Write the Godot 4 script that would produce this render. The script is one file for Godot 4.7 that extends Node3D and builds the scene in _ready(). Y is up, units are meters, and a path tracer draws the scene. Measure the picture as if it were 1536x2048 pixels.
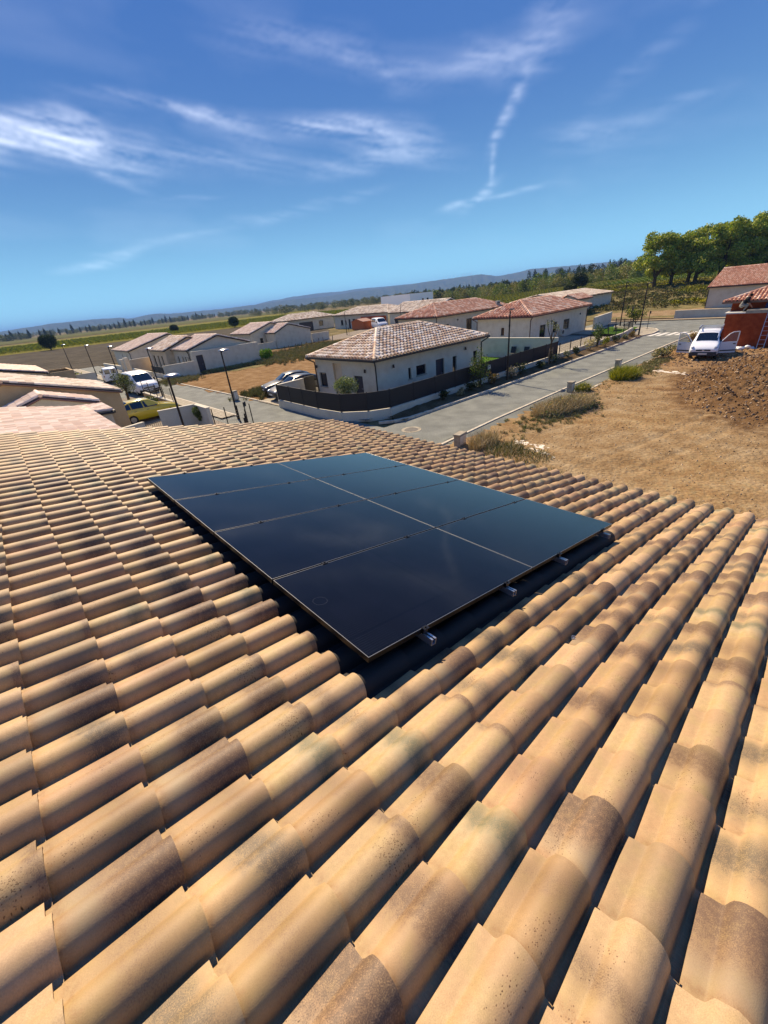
extends Node3D
# A tiled villa roof with eight solar panels, looking over a new housing estate to vineyards and hills.
# Axes: x runs down the roof slope (away from the ridge), -z along the eave; the camera stands over (0, 0).

class Shape:
	var v := PackedVector3Array()
	var n := PackedVector3Array()
	var c := PackedColorArray()
	var uv := PackedVector2Array()
	var ix := PackedInt32Array()
	var col := Color(1, 1, 1)

	func vert(p: Vector3, nn: Vector3, t := Vector2.ZERO) -> int:
		v.push_back(p); n.push_back(nn); c.push_back(col); uv.push_back(t)
		return v.size() - 1

	func quad(a: Vector3, b: Vector3, d: Vector3, e: Vector3, t0 := Vector2(0, 1), t1 := Vector2(1, 0)) -> void:
		# corners run counter-clockwise seen from outside
		var nn := (b - a).cross(e - a)
		if nn.length_squared() < 1e-14: nn = (d - b).cross(e - b)
		nn = nn.normalized()
		var i := v.size()
		vert(a, nn, Vector2(t0.x, t0.y)); vert(b, nn, Vector2(t1.x, t0.y)); vert(d, nn, Vector2(t1.x, t1.y)); vert(e, nn, Vector2(t0.x, t1.y))
		ix.append_array(PackedInt32Array([i, i + 2, i + 1, i, i + 3, i + 2]))

	func tri(a: Vector3, b: Vector3, d: Vector3) -> void:
		var nn := (b - a).cross(d - a).normalized()
		var i := v.size()
		vert(a, nn); vert(b, nn); vert(d, nn)
		ix.append_array(PackedInt32Array([i, i + 2, i + 1]))

	func box(lo: Vector3, hi: Vector3, t := Transform3D.IDENTITY) -> void:
		var p: Array[Vector3] = []
		for k in 8:
			p.push_back(t * Vector3(hi.x if k & 1 else lo.x, hi.y if k & 2 else lo.y, hi.z if k & 4 else lo.z))
		quad(p[4], p[5], p[7], p[6]); quad(p[1], p[0], p[2], p[3])
		quad(p[5], p[1], p[3], p[7]); quad(p[0], p[4], p[6], p[2])
		quad(p[6], p[7], p[3], p[2]); quad(p[0], p[1], p[5], p[4])

	func bevel_box(lo: Vector3, hi: Vector3, b: float, t := Transform3D.IDENTITY) -> void:
		# a box whose upper edges are chamfered
		var a := [Vector3(lo.x, lo.y, lo.z), Vector3(hi.x, lo.y, lo.z), Vector3(hi.x, lo.y, hi.z), Vector3(lo.x, lo.y, hi.z)]
		var m := [Vector3(lo.x, hi.y - b, lo.z), Vector3(hi.x, hi.y - b, lo.z), Vector3(hi.x, hi.y - b, hi.z), Vector3(lo.x, hi.y - b, hi.z)]
		var u := [Vector3(lo.x + b, hi.y, lo.z + b), Vector3(hi.x - b, hi.y, lo.z + b), Vector3(hi.x - b, hi.y, hi.z - b), Vector3(lo.x + b, hi.y, hi.z - b)]
		for i in 4:
			var j := (i + 1) % 4
			quad(t * a[j], t * a[i], t * m[i], t * m[j])
			quad(t * m[j], t * m[i], t * u[i], t * u[j])
		quad(t * u[3], t * u[2], t * u[1], t * u[0])
		quad(t * a[0], t * a[1], t * a[2], t * a[3])

	func tube(p: Vector3, q: Vector3, r0: float, r1: float, seg := 8, caps := true) -> void:
		var d := (q - p).normalized()
		var s := d.cross(Vector3.UP if absf(d.y) < 0.95 else Vector3.RIGHT).normalized()
		var w := s.cross(d)
		var i0 := v.size()
		for k in seg + 1:
			var a := TAU * k / seg
			var o := s * cos(a) + w * sin(a)
			vert(p + o * r0, o, Vector2(float(k) / seg, 0)); vert(q + o * r1, o, Vector2(float(k) / seg, 1))
		for k in seg:
			var i := i0 + 2 * k
			ix.append_array(PackedInt32Array([i, i + 2, i + 1, i + 1, i + 2, i + 3]))
		if caps:
			for e in 2:
				var at := q if e else p
				var r := r1 if e else r0
				if r < 0.002: continue
				var nn := d if e else -d
				var ic := vert(at, nn)
				for k in seg + 1:
					var a := TAU * k / seg
					vert(at + (s * cos(a) + w * sin(a)) * r, nn)
				for k in seg:
					if e: ix.append_array(PackedInt32Array([ic, ic + 1 + k, ic + 2 + k]))
					else: ix.append_array(PackedInt32Array([ic, ic + 2 + k, ic + 1 + k]))

	func path(pts: Array, r: float, seg := 6) -> void:
		for i in pts.size() - 1: tube(pts[i], pts[i + 1], r, r, seg)

	func ball(p: Vector3, r: Vector3, seg := 8, rings := 5, rough := 0.0, rng: RandomNumberGenerator = null) -> void:
		var i0 := v.size()
		for j in rings + 1:
			var b := PI * j / rings
			for k in seg + 1:
				var a := TAU * (k % seg) / seg
				var o := Vector3(sin(b) * cos(a), cos(b), sin(b) * sin(a))
				var m := 1.0
				if rng and k < seg: m = 1.0 + rng.randf_range(-rough, rough)
				var pt := p + o * r * m
				if k == seg: pt = v[i0 + j * (seg + 1)]
				if (j == 0 or j == rings) and k > 0: pt = v[i0 + j * (seg + 1)]
				vert(pt, (o / r).normalized(), Vector2(float(k) / seg, float(j) / rings))
		for j in rings:
			for k in seg:
				var i := i0 + j * (seg + 1) + k
				ix.append_array(PackedInt32Array([i, i + seg + 1, i + 1, i + 1, i + seg + 1, i + seg + 2]))

	func grid(rows: Array, uvs: Array = [], flip := false) -> void:
		# rows of points; smooth normals
		var h := rows.size()
		var w: int = rows[0].size()
		var i0 := v.size()
		for j in h:
			for k in w:
				var dx: Vector3 = rows[j][mini(k + 1, w - 1)] - rows[j][maxi(k - 1, 0)]
				var dy: Vector3 = rows[mini(j + 1, h - 1)][k] - rows[maxi(j - 1, 0)][k]
				var nn := dx.cross(dy)
				if nn.length_squared() < 1e-16: nn = Vector3.UP
				nn = nn.normalized()
				vert(rows[j][k], -nn if flip else nn, uvs[j][k] if uvs.size() else Vector2(float(k) / (w - 1), float(j) / (h - 1)))
		for j in h - 1:
			for k in w - 1:
				var i := i0 + j * w + k
				if flip: ix.append_array(PackedInt32Array([i, i + 1, i + w, i + 1, i + w + 1, i + w]))
				else: ix.append_array(PackedInt32Array([i, i + w, i + 1, i + 1, i + w, i + w + 1]))

	func leaf(p: Vector3, rng: RandomNumberGenerator, s: float, tint: Color, lean := 0.5) -> void:
		var nn := Vector3(rng.randf_range(-1, 1), rng.randf_range(-0.2, 1) * lean + lean * 0.5, rng.randf_range(-1, 1)).normalized()
		var a := nn.cross(Vector3(rng.randf_range(-1, 1), rng.randf_range(-1, 1), rng.randf_range(-1, 1))).normalized()
		var b := nn.cross(a)
		var l := s * rng.randf_range(0.6, 1.3)
		var w := l * rng.randf_range(0.4, 0.75)
		col = tint
		var i := v.size()
		vert(p - a * l, nn); vert(p - b * w + nn * w * 0.2, nn); vert(p + a * l, nn); vert(p + b * w + nn * w * 0.2, nn)
		ix.append_array(PackedInt32Array([i, i + 2, i + 1, i, i + 3, i + 2]))

	func add_to(m: ArrayMesh, material: Material) -> ArrayMesh:
		var a := []
		a.resize(Mesh.ARRAY_MAX)
		a[Mesh.ARRAY_VERTEX] = v; a[Mesh.ARRAY_NORMAL] = n; a[Mesh.ARRAY_COLOR] = c; a[Mesh.ARRAY_TEX_UV] = uv; a[Mesh.ARRAY_INDEX] = ix
		m.add_surface_from_arrays(Mesh.PRIMITIVE_TRIANGLES, a)
		m.surface_set_material(m.get_surface_count() - 1, material)
		return m

	func mesh(material: Material) -> ArrayMesh:
		return add_to(ArrayMesh.new(), material)

var used := {}
var M := {}

func numbered(called: String) -> String:
	used[called] = used.get(called, -1) + 1
	return called if used[called] == 0 else "%s_%03d" % [called, used[called]]

func tag(o: Node, label: String, category: String, group := "", kind := "") -> Node:
	if label: o.set_meta("label", label)
	if category: o.set_meta("category", category)
	if group: o.set_meta("group", group)
	if kind: o.set_meta("kind", kind)
	return o

func thing(called: String, label: String, category: String, at := Vector3.ZERO, turn := 0.0, group := "") -> Node3D:
	var o := Node3D.new()
	o.name = numbered(called)
	add_child(o)
	o.position = at
	o.rotation.y = turn
	tag(o, label, category, group)
	return o

func part(parent: Node, called: String, s: Shape, material: Material) -> MeshInstance3D:
	var o := MeshInstance3D.new()
	o.name = called
	o.mesh = s.mesh(material)
	parent.add_child(o, true)
	return o

func put(called: String, s: Shape, material: Material, label: String, category: String, at := Vector3.ZERO, turn := 0.0, group := "", kind := "") -> MeshInstance3D:
	var o := MeshInstance3D.new()
	o.name = numbered(called)
	o.mesh = s.mesh(material)
	add_child(o)
	o.position = at
	o.rotation.y = turn
	tag(o, label, category, group, kind)
	return o

func struct(called: String, s: Shape, material: Material) -> MeshInstance3D:
	return put(called, s, material, "", "", Vector3.ZERO, 0.0, "", "structure")

func copy_of(o: Node3D, label := "") -> Node3D:
	var base := String(o.name)
	var c := o.duplicate() as Node3D
	c.name = numbered(base)
	add_child(c)
	if label: c.set_meta("label", label)
	return c

func rnd(s: int) -> RandomNumberGenerator:
	var r := RandomNumberGenerator.new()
	r.seed = s
	return r

func noise(s: int, freq: float, oct := 3) -> FastNoiseLite:
	var f := FastNoiseLite.new()
	f.noise_type = FastNoiseLite.TYPE_SIMPLEX_SMOOTH
	f.seed = s
	f.frequency = freq
	f.fractal_octaves = oct
	return f

func paint(color: Color, rough := 0.8, metal := 0.0, spec := 0.5) -> StandardMaterial3D:
	var m := StandardMaterial3D.new()
	m.albedo_color = color
	m.roughness = rough
	m.metallic = metal
	m.metallic_specular = spec
	return m

func tinted(rough := 0.85, spec := 0.3, back := Color(0, 0, 0)) -> StandardMaterial3D:
	var m := paint(Color(1, 1, 1), rough, 0.0, spec)
	m.vertex_color_use_as_albedo = true
	if back != Color(0, 0, 0):
		m.backlight_enabled = true
		m.backlight = back
	return m

func lin(r: float, g: float, b: float) -> Color:   # an sRGB colour out of 255 as linear values, for vertex colours
	return Color(r / 255.0, g / 255.0, b / 255.0).srgb_to_linear()

func rgb(r: float, g: float, b: float) -> Color:
	return Color(r / 255.0, g / 255.0, b / 255.0)

func ground_texture(size: int, seed_: int, stops: Array, coarse: float, fine: float, speck: float, speck_col: Color, fine_amount := 0.35) -> ImageTexture:
	# seamless mottled soil: coarse patches, fine grain and single pebbles
	var a := noise(seed_, coarse, 4).get_seamless_image(size, size)
	var b := noise(seed_ + 7, fine, 3).get_seamless_image(size, size)
	a.convert(Image.FORMAT_L8); b.convert(Image.FORMAT_L8)
	var da := a.get_data()
	var db := b.get_data()
	var out := PackedByteArray()
	out.resize(size * size * 3)
	var r := rnd(seed_)
	var g := Gradient.new()
	g.offsets = PackedFloat32Array([0.0, 0.5, 1.0])
	g.colors = PackedColorArray([stops[0], stops[1], stops[2]])
	var lut: Array[Color] = []
	for i in 256: lut.push_back(g.sample(i / 255.0))
	for i in size * size:
		var t := clampf(da[i] / 255.0 + (db[i] / 255.0 - 0.5) * fine_amount * 2.0, 0.0, 1.0)
		var q := lut[int(t * 255.0)]
		if r.randf() < speck: q = q.lerp(speck_col, r.randf_range(0.3, 0.9))
		var w := 1.0 + r.randf_range(-0.07, 0.07)
		out[i * 3] = int(clampf(q.r * w, 0, 1) * 255.0); out[i * 3 + 1] = int(clampf(q.g * w, 0, 1) * 255.0); out[i * 3 + 2] = int(clampf(q.b * w, 0, 1) * 255.0)
	var im := Image.create_from_data(size, size, false, Image.FORMAT_RGB8, out)
	im.generate_mipmaps()
	return ImageTexture.create_from_image(im)

func relief(size: int, seed_: int, freq: float, strength: float, oct := 4) -> ImageTexture:
	var im := noise(seed_, freq, oct).get_seamless_image(size, size)
	im.convert(Image.FORMAT_RGBA8)
	im.bump_map_to_normal_map(strength)
	im.generate_mipmaps()
	return ImageTexture.create_from_image(im)

func spread(m: StandardMaterial3D, tex: Texture2D, metres: float, nrm: Texture2D = null, amount := 1.0) -> StandardMaterial3D:
	m.albedo_texture = tex
	m.uv1_triplanar = true
	m.uv1_world_triplanar = true
	m.uv1_scale = Vector3.ONE / metres
	if nrm:
		m.normal_enabled = true
		m.normal_texture = nrm
		m.normal_scale = amount
	return m

const PITCH := -27.65990366
const YAW := -40.0615371
const ROLL := -5.9683981
const EYE := Vector3(0, 6.2, 0)
var roof_frame: Transform3D
var cam: Camera3D

func _ready() -> void:
	set_camera_and_light()
	make_materials()
	build_land()
	build_roads()
	build_plot()
	build_our_house()
	build_panels()
	build_estate()
	build_left_houses()
	build_fences()
	build_street_furniture()
	build_vehicles()
	build_brick_house()
	build_plants()
	build_far_trees()
	build_hills()

func set_camera_and_light() -> void:
	cam = Camera3D.new()
	cam.name = "camera"
	cam.fov = 102.9346
	cam.near = 0.05
	cam.far = 40000.0
	cam.position = EYE
	cam.rotation_order = EULER_ORDER_YXZ
	cam.rotation_degrees = Vector3(PITCH, YAW, ROLL)
	add_child(cam)
	cam.current = true
	var env := Environment.new()
	env.tonemap_mode = Environment.TONE_MAPPER_LINEAR
	env.tonemap_exposure = 1.75
	env.background_mode = Environment.BG_SKY
	var sky := Sky.new()
	var sm := ProceduralSkyMaterial.new()
	sm.sky_top_color = rgb(58, 98, 164)
	sm.sky_horizon_color = rgb(162, 229, 251)
	sm.sky_curve = 0.08
	sm.energy_multiplier = 0.8
	sm.ground_bottom_color = rgb(120, 110, 95)
	sm.ground_horizon_color = rgb(170, 190, 200)
	sm.sun_angle_max = 1.0
	sm.sky_cover = clouds()
	sm.sky_cover_modulate = Color(1, 1, 1)
	sky.sky_material = sm
	env.sky = sky
	env.ambient_light_source = Environment.AMBIENT_SOURCE_SKY
	env.sdfgi_enabled = true
	env.ssao_enabled = true
	env.ssil_enabled = true
	env.fog_enabled = true
	env.fog_density = 0.00013
	env.fog_light_color = rgb(140, 188, 255)
	var we := WorldEnvironment.new()
	we.name = "world_environment"
	we.environment = env
	add_child(we)
	var sun := DirectionalLight3D.new()
	sun.name = "sun"
	sun.light_color = Color(1.0, 0.91, 0.78)
	sun.light_energy = 1.6
	sun.light_angular_distance = 0.53
	sun.shadow_enabled = true
	add_child(sun)
	sun.look_at_from_position(Vector3(0.212, 0.682, -0.699) * 50.0, Vector3.ZERO)

func clouds() -> ImageTexture:
	# cirrus over the whole sky; the wisps that the photograph shows lie at their own azimuth and height
	var w := 2048
	var h := 1024
	var out := PackedByteArray()
	out.resize(w * h * 4)
	out.fill(255)
	var broad := noise(11, 0.035, 4)
	var thread := noise(23, 0.11, 5)
	var curl := noise(31, 0.05, 3)
	# [azimuth, height, half length along, half width, turn in degrees, strength]
	var wisps := [
		[8.0, 16.0, 10.5, 1.35, -4.0, 0.92], [14.0, 15.1, 9.0, 1.2, -9.0, 0.8], [1.0, 15.2, 8.0, 1.7, -3.0, 0.6], [15.0, 13.4, 4.5, 0.5, -28.0, 0.34],
		[25.0, 17.6, 9.5, 0.5, -3.5, 0.6], [30.0, 16.2, 5.0, 0.9, -18.0, 0.34], [27.0, 14.4, 8.5, 0.9, -6.0, 0.3],
		[37.0, 16.2, 3.6, 0.75, -10.0, 0.85], [42.5, 14.9, 5.2, 1.15, -12.0, 0.7], [40.0, 12.9, 7.0, 0.6, 2.0, 0.3], [48.0, 14.0, 5.0, 1.3, -14.0, 0.25],
		[57.6, 15.9, 2.4, 0.55, 62.0, 0.62], [56.1, 13.6, 1.6, 0.5, 60.0, 0.6], [55.6, 11.2, 1.8, 0.26, 86.0, 0.5], [54.4, 9.0, 2.2, 0.42, 32.0, 0.55], [57.5, 8.8, 5.0, 0.22, 2.0, 0.4], [51.8, 8.3, 2.2, 0.35, 14.0, 0.4],
		[36.0, 21.8, 8.0, 1.3, -8.0, 0.3], [46.0, 19.6, 7.5, 1.2, -9.0, 0.34], [55.0, 18.8, 6.0, 1.1, 4.0, 0.42], [60.5, 20.5, 4.0, 1.6, 35.0, 0.28],
		[66.0, 12.3, 5.0, 0.9, -6.0, 0.32], [72.5, 12.4, 4.5, 0.6, 6.0, 0.16], [68.5, 16.0, 6.0, 0.9, 30.0, 0.14],
		[12.0, 5.9, 4.0, 0.42, 10.0, 0.4], [15.0, 6.9, 3.6, 0.3, 4.0, 0.32], [21.5, 7.7, 6.0, 0.3, 3.0, 0.22], [31.0, 9.2, 6.5, 0.5, 5.0, 0.26], [40.0, 10.2, 4.5, 0.5, 6.0, 0.22], [23.0, 10.9, 3.5, 0.16, 2.0, 0.16],
		[-40.0, 22.0, 16.0, 2.2, -6.0, 0.6], [-95.0, 18.0, 18.0, 2.0, 5.0, 0.55], [110.0, 20.0, 16.0, 2.0, 8.0, 0.5], [160.0, 26.0, 18.0, 2.4, -6.0, 0.5], [-150.0, 14.0, 14.0, 1.4, 3.0, 0.5]]
	for j in h:
		var el := 90.0 - (j + 0.5) / h * 180.0
		if el < 0.5 or el > 58.0:
			for i in w: out[(j * w + i) * 4 + 3] = 0
			continue
		var here := []
		for q in wisps:
			if absf(el - q[1]) < minf(8.0, 2.5 + q[3] * 3.0 + q[2] * absf(sin(deg_to_rad(q[4]))) * 1.6): here.push_back(q)
		for i in w:
			var o := (j * w + i) * 4
			var az := (i + 0.5) / w * 360.0
			if az > 180.0: az -= 360.0
			var bend := curl.get_noise_2d(az * 1.3, el * 3.0) * 1.5
			# thin veil everywhere
			var veil := clampf(broad.get_noise_2d(az * 0.8 + bend * 3.0, el * 3.4 + az * 0.25) * 0.9 - 0.02, 0.0, 1.0) * smoothstep(2.0, 9.0, el) * (1.0 - smoothstep(26.0, 55.0, el)) * 0.12
			var a := 0.0
			var have := false
			var streak := 0.0
			for q in here:
				var dx: float = az - q[0]
				if dx > q[2] * 2.1 or dx < -q[2] * 2.1: continue
				var dy: float = el - q[1]
				dy += bend * (0.35 + 0.45 * q[3])
				var t := deg_to_rad(q[4])
				var u: float = (dx * cos(t) + dy * sin(t)) / q[2]
				var s: float = (dy * cos(t) - dx * sin(t)) / q[3]
				var g := exp(-u * u * 1.6 - s * s * (0.8 if s < 0.0 else 1.5))
				if g < 0.01: continue
				if not have:
					streak = 0.55 + 0.8 * thread.get_noise_2d(az * 0.9 + bend * 4.0, el * 8.0 + az * 1.5) + 0.45 * thread.get_noise_2d(az * 2.2 + bend * 6.0, el * 24.0 + az * 3.6)
					have = true
				a += g * q[5] * clampf(streak, 0.0, 1.4)
			out[o] = 255; out[o + 1] = 250; out[o + 2] = 244
			out[o + 3] = int(clampf((a * 0.6 + veil), 0.0, 1.0) * 185.0)
	var im := Image.create_from_data(w, h, false, Image.FORMAT_RGBA8, out)
	return ImageTexture.create_from_image(im)

func make_materials() -> void:
	M.wall = spread(paint(rgb(236, 231, 222), 0.9, 0.0, 0.2), ground_texture(256, 91, [rgb(232, 228, 220), rgb(244, 241, 235), rgb(250, 248, 243)], 0.012, 0.2, 0.0, Color.WHITE, 0.2), 3.0)
	M.wall.albedo_color = rgb(210, 206, 192)
	M.wall_cream = M.wall.duplicate(); M.wall_cream.albedo_color = rgb(214, 198, 172)
	M.wall_beige = M.wall.duplicate(); M.wall_beige.albedo_color = rgb(188, 168, 136)
	M.wall_grey = M.wall.duplicate(); M.wall_grey.albedo_color = rgb(196, 194, 190)
	M.dark_frame = paint(rgb(38, 36, 38), 0.5)
	M.anthracite = paint(rgb(19, 23, 31), 0.6)
	M.glass_dark = paint(rgb(20, 24, 34), 0.08, 0.0, 0.6)
	M.shutter = paint(rgb(40, 44, 58), 0.5)
	M.roof = tinted(0.85, 0.25)
	M.leaf = tinted(0.65, 0.35, Color(0.7, 0.75, 0.4))
	M.dry = tinted(0.9, 0.15, Color(0.4, 0.38, 0.25))
	M.bark = spread(paint(rgb(120, 108, 92), 0.95, 0.0, 0.2), ground_texture(128, 66, [rgb(120, 108, 95), rgb(190, 178, 160), rgb(235, 226, 208)], 0.03, 0.2, 0.02, rgb(90, 80, 70)), 0.8)
	M.steel = paint(rgb(190, 194, 200), 0.32, 0.9)
	M.concrete = spread(paint(rgb(176, 170, 156), 0.9, 0.0, 0.2), ground_texture(128, 71, [rgb(200, 196, 188), rgb(228, 224, 216), rgb(246, 243, 236)], 0.03, 0.25, 0.02, rgb(140, 135, 125)), 1.5)
	M.kerb = M.concrete.duplicate(); M.kerb.albedo_color = rgb(214, 208, 194)
	M.lamp_pole = paint(rgb(26, 22, 24), 0.45, 0.3)
	M.tyre = paint(rgb(24, 24, 25), 0.85)
	M.rim = paint(rgb(150, 152, 156), 0.35, 0.8)
	M.plastic = paint(rgb(30, 31, 33), 0.6)
	M.red_lamp = paint(rgb(140, 20, 20), 0.25)
	M.clear_lamp = paint(rgb(190, 195, 200), 0.12, 0.3)
	M.car_glass = paint(rgb(14, 17, 21), 0.05, 0.0, 0.8)
	M.soil_tex = ground_texture(512, 3, [rgb(150, 120, 86), rgb(180, 151, 114), rgb(202, 177, 142)], 0.008, 0.09, 0.03, rgb(228, 208, 172), 0.4)
	M.soil_nrm = relief(512, 5, 0.05, 3.0, 5)
	M.soil = spread(paint(Color(0.77, 0.78, 0.78), 0.97, 0.0, 0.1), M.soil_tex, 6.5, M.soil_nrm, 1.1)
	M.soil.vertex_color_use_as_albedo = true
	M.road_tex = ground_texture(512, 13, [rgb(132, 130, 126), rgb(150, 148, 143), rgb(166, 163, 156)], 0.006, 0.16, 0.05, rgb(190, 186, 178), 0.3)
	M.road = spread(paint(Color(0.78, 0.81, 0.80), 0.92, 0.0, 0.25), M.road_tex, 5.0, relief(256, 17, 0.2, 2.0), 0.5)
	M.road.vertex_color_use_as_albedo = true
	M.white_paint = paint(rgb(206, 203, 192), 0.7)

# ---------------------------------------------------------------- our own roof
const SLOPE := 12.1685165
const TILE_W := 0.2355
const TILE_P := 0.3345
const TILE_L := 0.415
const EAVE_U := 6.315
const PANEL_Y := 0.234      # top of the panels over the channels of the tiles
# across one tile: distance from its far edge, height over the channel
const CREST := 0.135
const PROFILE := [[-0.002, 0.0235], [0.005, 0.0275], [0.022, 0.0325], [0.042, 0.0365], [0.056, 0.0405], [0.063, 0.0450], [0.069, 0.0550], [0.077, 0.0675], [0.089, 0.0800], [0.105, 0.0895], [0.124, 0.0945], [0.144, 0.0945], [0.163, 0.0895], [0.180, 0.0800], [0.194, 0.0665], [0.205, 0.0495], [0.212, 0.0320], [0.216, 0.0145], [0.218, 0.0030], [0.224, -0.0010], [0.262, -0.0030]]

func clay_texture(seed_: int) -> ImageTexture:
	# one clay tile, laid out flat: sand body, smoked bands as they come out of the kiln, rust specks. x runs across, y down the slope
	var w := 160
	var h := 272
	var r := rnd(seed_ * 77 + 5)
	var out := PackedByteArray()
	out.resize(w * h * 3)
	var bodies := [rgb(206, 176, 132), rgb(208, 175, 129), rgb(207, 171, 130), rgb(200, 173, 131), rgb(211, 180, 137), rgb(207, 174, 134)]
	var body: Color = bodies[seed_ % bodies.size()]
	var smokes := [rgb(112, 87, 69), rgb(122, 97, 80), rgb(104, 84, 70), rgb(110, 98, 84), rgb(118, 92, 76)]
	var smoke: Color = smokes[(seed_ * 3) % smokes.size()]
	# kind of firing: 0 plain, 1 smoked lower end, 2 smoked middle, 3 mostly smoked with a pale head, 4 grey-green patch, 5 faint
	var kinds := [0, 1, 5, 6, 2, 0, 1, 3, 5, 4, 1, 0, 6, 5, 3, 0, 2, 1]
	var kind: int = kinds[seed_ % kinds.size()]
	if kind == 4: smoke = rgb(124, 122, 100)
	var low := noise(seed_ * 5 + 1, 0.011, 3)
	var mid := noise(seed_ * 5 + 2, 0.05, 3)
	var fine := noise(seed_ * 5 + 3, 0.32, 2)
	var at := r.randf_range(0.70, 0.95)
	var wide := r.randf_range(0.18, 0.32)
	var cross := r.randf_range(-0.14, 0.14)
	var strength := r.randf_range(0.62, 0.95)
	if kind == 2: at = r.randf_range(0.45, 0.62); wide = r.randf_range(0.17, 0.26); strength = r.randf_range(0.4, 0.6)
	if kind == 3: at = 0.9; wide = 0.5
	if kind == 4: at = r.randf_range(0.6, 0.85); wide = 0.13; strength = 0.7
	if kind == 5: strength = 0.35; at = r.randf_range(0.3, 0.95)
	if kind == 0: strength = 0.08
	if kind == 6: strength = 0.55; wide = 0.10; at = 0.97
	var pink := r.randf_range(0.0, 0.30)
	for j in h:
		var y := (j + 0.5) / h
		for i in w:
			var x := (i + 0.5) / w
			var n0 := low.get_noise_2d(i, j * 0.8)
			var n1 := mid.get_noise_2d(i, j)
			var n2 := fine.get_noise_2d(i, j)
			var d := (y - at + cross * (x - 0.6) + n0 * 0.08 + n1 * 0.03) / wide
			var s := exp(-d * d * 1.3) * strength
			s = clampf(s * (1.0 + n2 * 1.1 + n1 * 0.5) + (s * 0.5 if n2 > 0.42 else 0.0) * 0.6, 0.0, 0.95)
			var q := body
			q = q.lerp(rgb(214, 156, 116), clampf((n0 * 0.5 + 0.25) * pink * 1.6, 0.0, 0.5))
			q = q.lerp(rgb(200, 172, 116), clampf(-n0 * 0.7, 0.0, 0.4))
			if kind == 3 or kind == 4: q = q.lerp(rgb(206, 187, 154), clampf(exp(-pow((y - at + wide * 1.05) / 0.16, 2.0)) * 0.6 + n1 * 0.12, 0.0, 0.7))
			q = q.lerp(smoke, s)
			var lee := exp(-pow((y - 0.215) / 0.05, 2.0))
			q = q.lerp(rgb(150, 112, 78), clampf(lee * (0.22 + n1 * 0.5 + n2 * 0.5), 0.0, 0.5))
			var g := 1.0 + n2 * 0.09 + n1 * 0.05 + r.randf_range(-0.035, 0.035)
			out[(j * w + i) * 3] = int(clampf(q.r * g, 0, 1) * 255.0); out[(j * w + i) * 3 + 1] = int(clampf(q.g * g, 0, 1) * 255.0); out[(j * w + i) * 3 + 2] = int(clampf(q.b * g, 0, 1) * 255.0)
	# rust specks gather in one or two places
	var n_clusters := [2, 0, 1, 0, 2, 1][seed_ % 6] as int
	for k in n_clusters:
		var cx := r.randf_range(0.2, 0.95) * w
		var cy := r.randf_range(0.1, 0.95) * h
		for p in r.randi_range(50, 130):
			var px := int(cx + r.randfn(0.0, 16.0))
			var py := int(cy + r.randfn(0.0, 24.0))
			var size := 1 if r.randf() < 0.7 else 2
			for a in size:
				for b in size + (1 if r.randf() < 0.4 else 0):
					var xx := px + a
					var yy := py + b
					if xx < 0 or yy < 0 or xx >= w or yy >= h: continue
					var o := (yy * w + xx) * 3
					var f := r.randf_range(0.45, 0.8)
					out[o] = int(out[o] * f); out[o + 1] = int(out[o + 1] * f * 0.92); out[o + 2] = int(out[o + 2] * f * 0.88)
	var im := Image.create_from_data(w, h, false, Image.FORMAT_RGB8, out)
	im.generate_mipmaps()
	return ImageTexture.create_from_image(im)

func tile_shape(s: Shape, t: Transform3D, along: int, fine: bool, warp := 0.0) -> void:
	# x runs down the slope and ends at 0; z runs from the far edge (-) to the near edge; y is up
	var thick := 0.013
	var pts := []
	for q in PROFILE: pts.push_back(Vector2(q[0], q[1]))
	if not fine:
		var few := []
		for i in [0, 3, 5, 7, 10, 13, 15, 17, 18, 20]: few.push_back(pts[i])
		pts = few
	var top := []
	var uvs := []
	var under := []
	for j in along + 1:
		var f := float(j) / along
		var x := -TILE_L * (1.0 - f)
		var scale := lerpf(0.875, 1.0, f)
		var lift := lerpf(0.0, 0.022, f) + warp * sin(f * PI)
		var row := []
		var urow := []
		var brow := []
		for q in pts:
			var z: float = q.x - CREST
			var hump := smoothstep(0.03, 0.075, q.x) * (1.0 - smoothstep(0.215, 0.222, q.x))
			var zz := lerpf(z, z * scale, hump)
			var yy: float = q.y * lerpf(1.0, scale, hump) + lift
			# the shoulder is cut on the slant: narrower at its head
			if q.x < 0.066: zz += 0.013 * (1.0 - f) * (1.0 - q.x / 0.066)
			# and it ends a little short of the roll, as pressed
			var xx := x
			if j == along: xx -= 0.020 * (1.0 - smoothstep(0.058, 0.076, q.x))
			row.push_back(t * Vector3(xx, yy, zz))
			urow.push_back(Vector2(clampf(q.x / 0.225, 0.0, 1.0), f))
			brow.push_back(t * Vector3(xx, yy - thick, zz - thick * 0.8 * smoothstep(0.155, 0.20, q.x) * (1.0 - smoothstep(0.216, 0.225, q.x))))
		top.push_back(row); uvs.push_back(urow); under.push_back(brow)
	s.grid(top, uvs)
	if fine: s.grid(under, uvs, true)
	var m: int = pts.size()
	for k in m - 1:   # the lower end, with its rounded lip
		var a: Vector3 = top[along][k]
		var b: Vector3 = top[along][k + 1]
		s.quad(b, under[along][k + 1], under[along][k], a, uvs[along][k], uvs[along][k + 1] - Vector2(0, 0.02))
	for j in along:   # the near edge
		var f0 := float(j) / along
		s.quad(top[j + 1][m - 1], top[j][m - 1], under[j][m - 1], under[j + 1][m - 1], Vector2(0.99, f0), Vector2(1.0, f0 + 0.2))

func on_roof(u: float, y: float, v: float) -> Vector3:
	return roof_frame * Vector3(u, y, -v)

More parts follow.
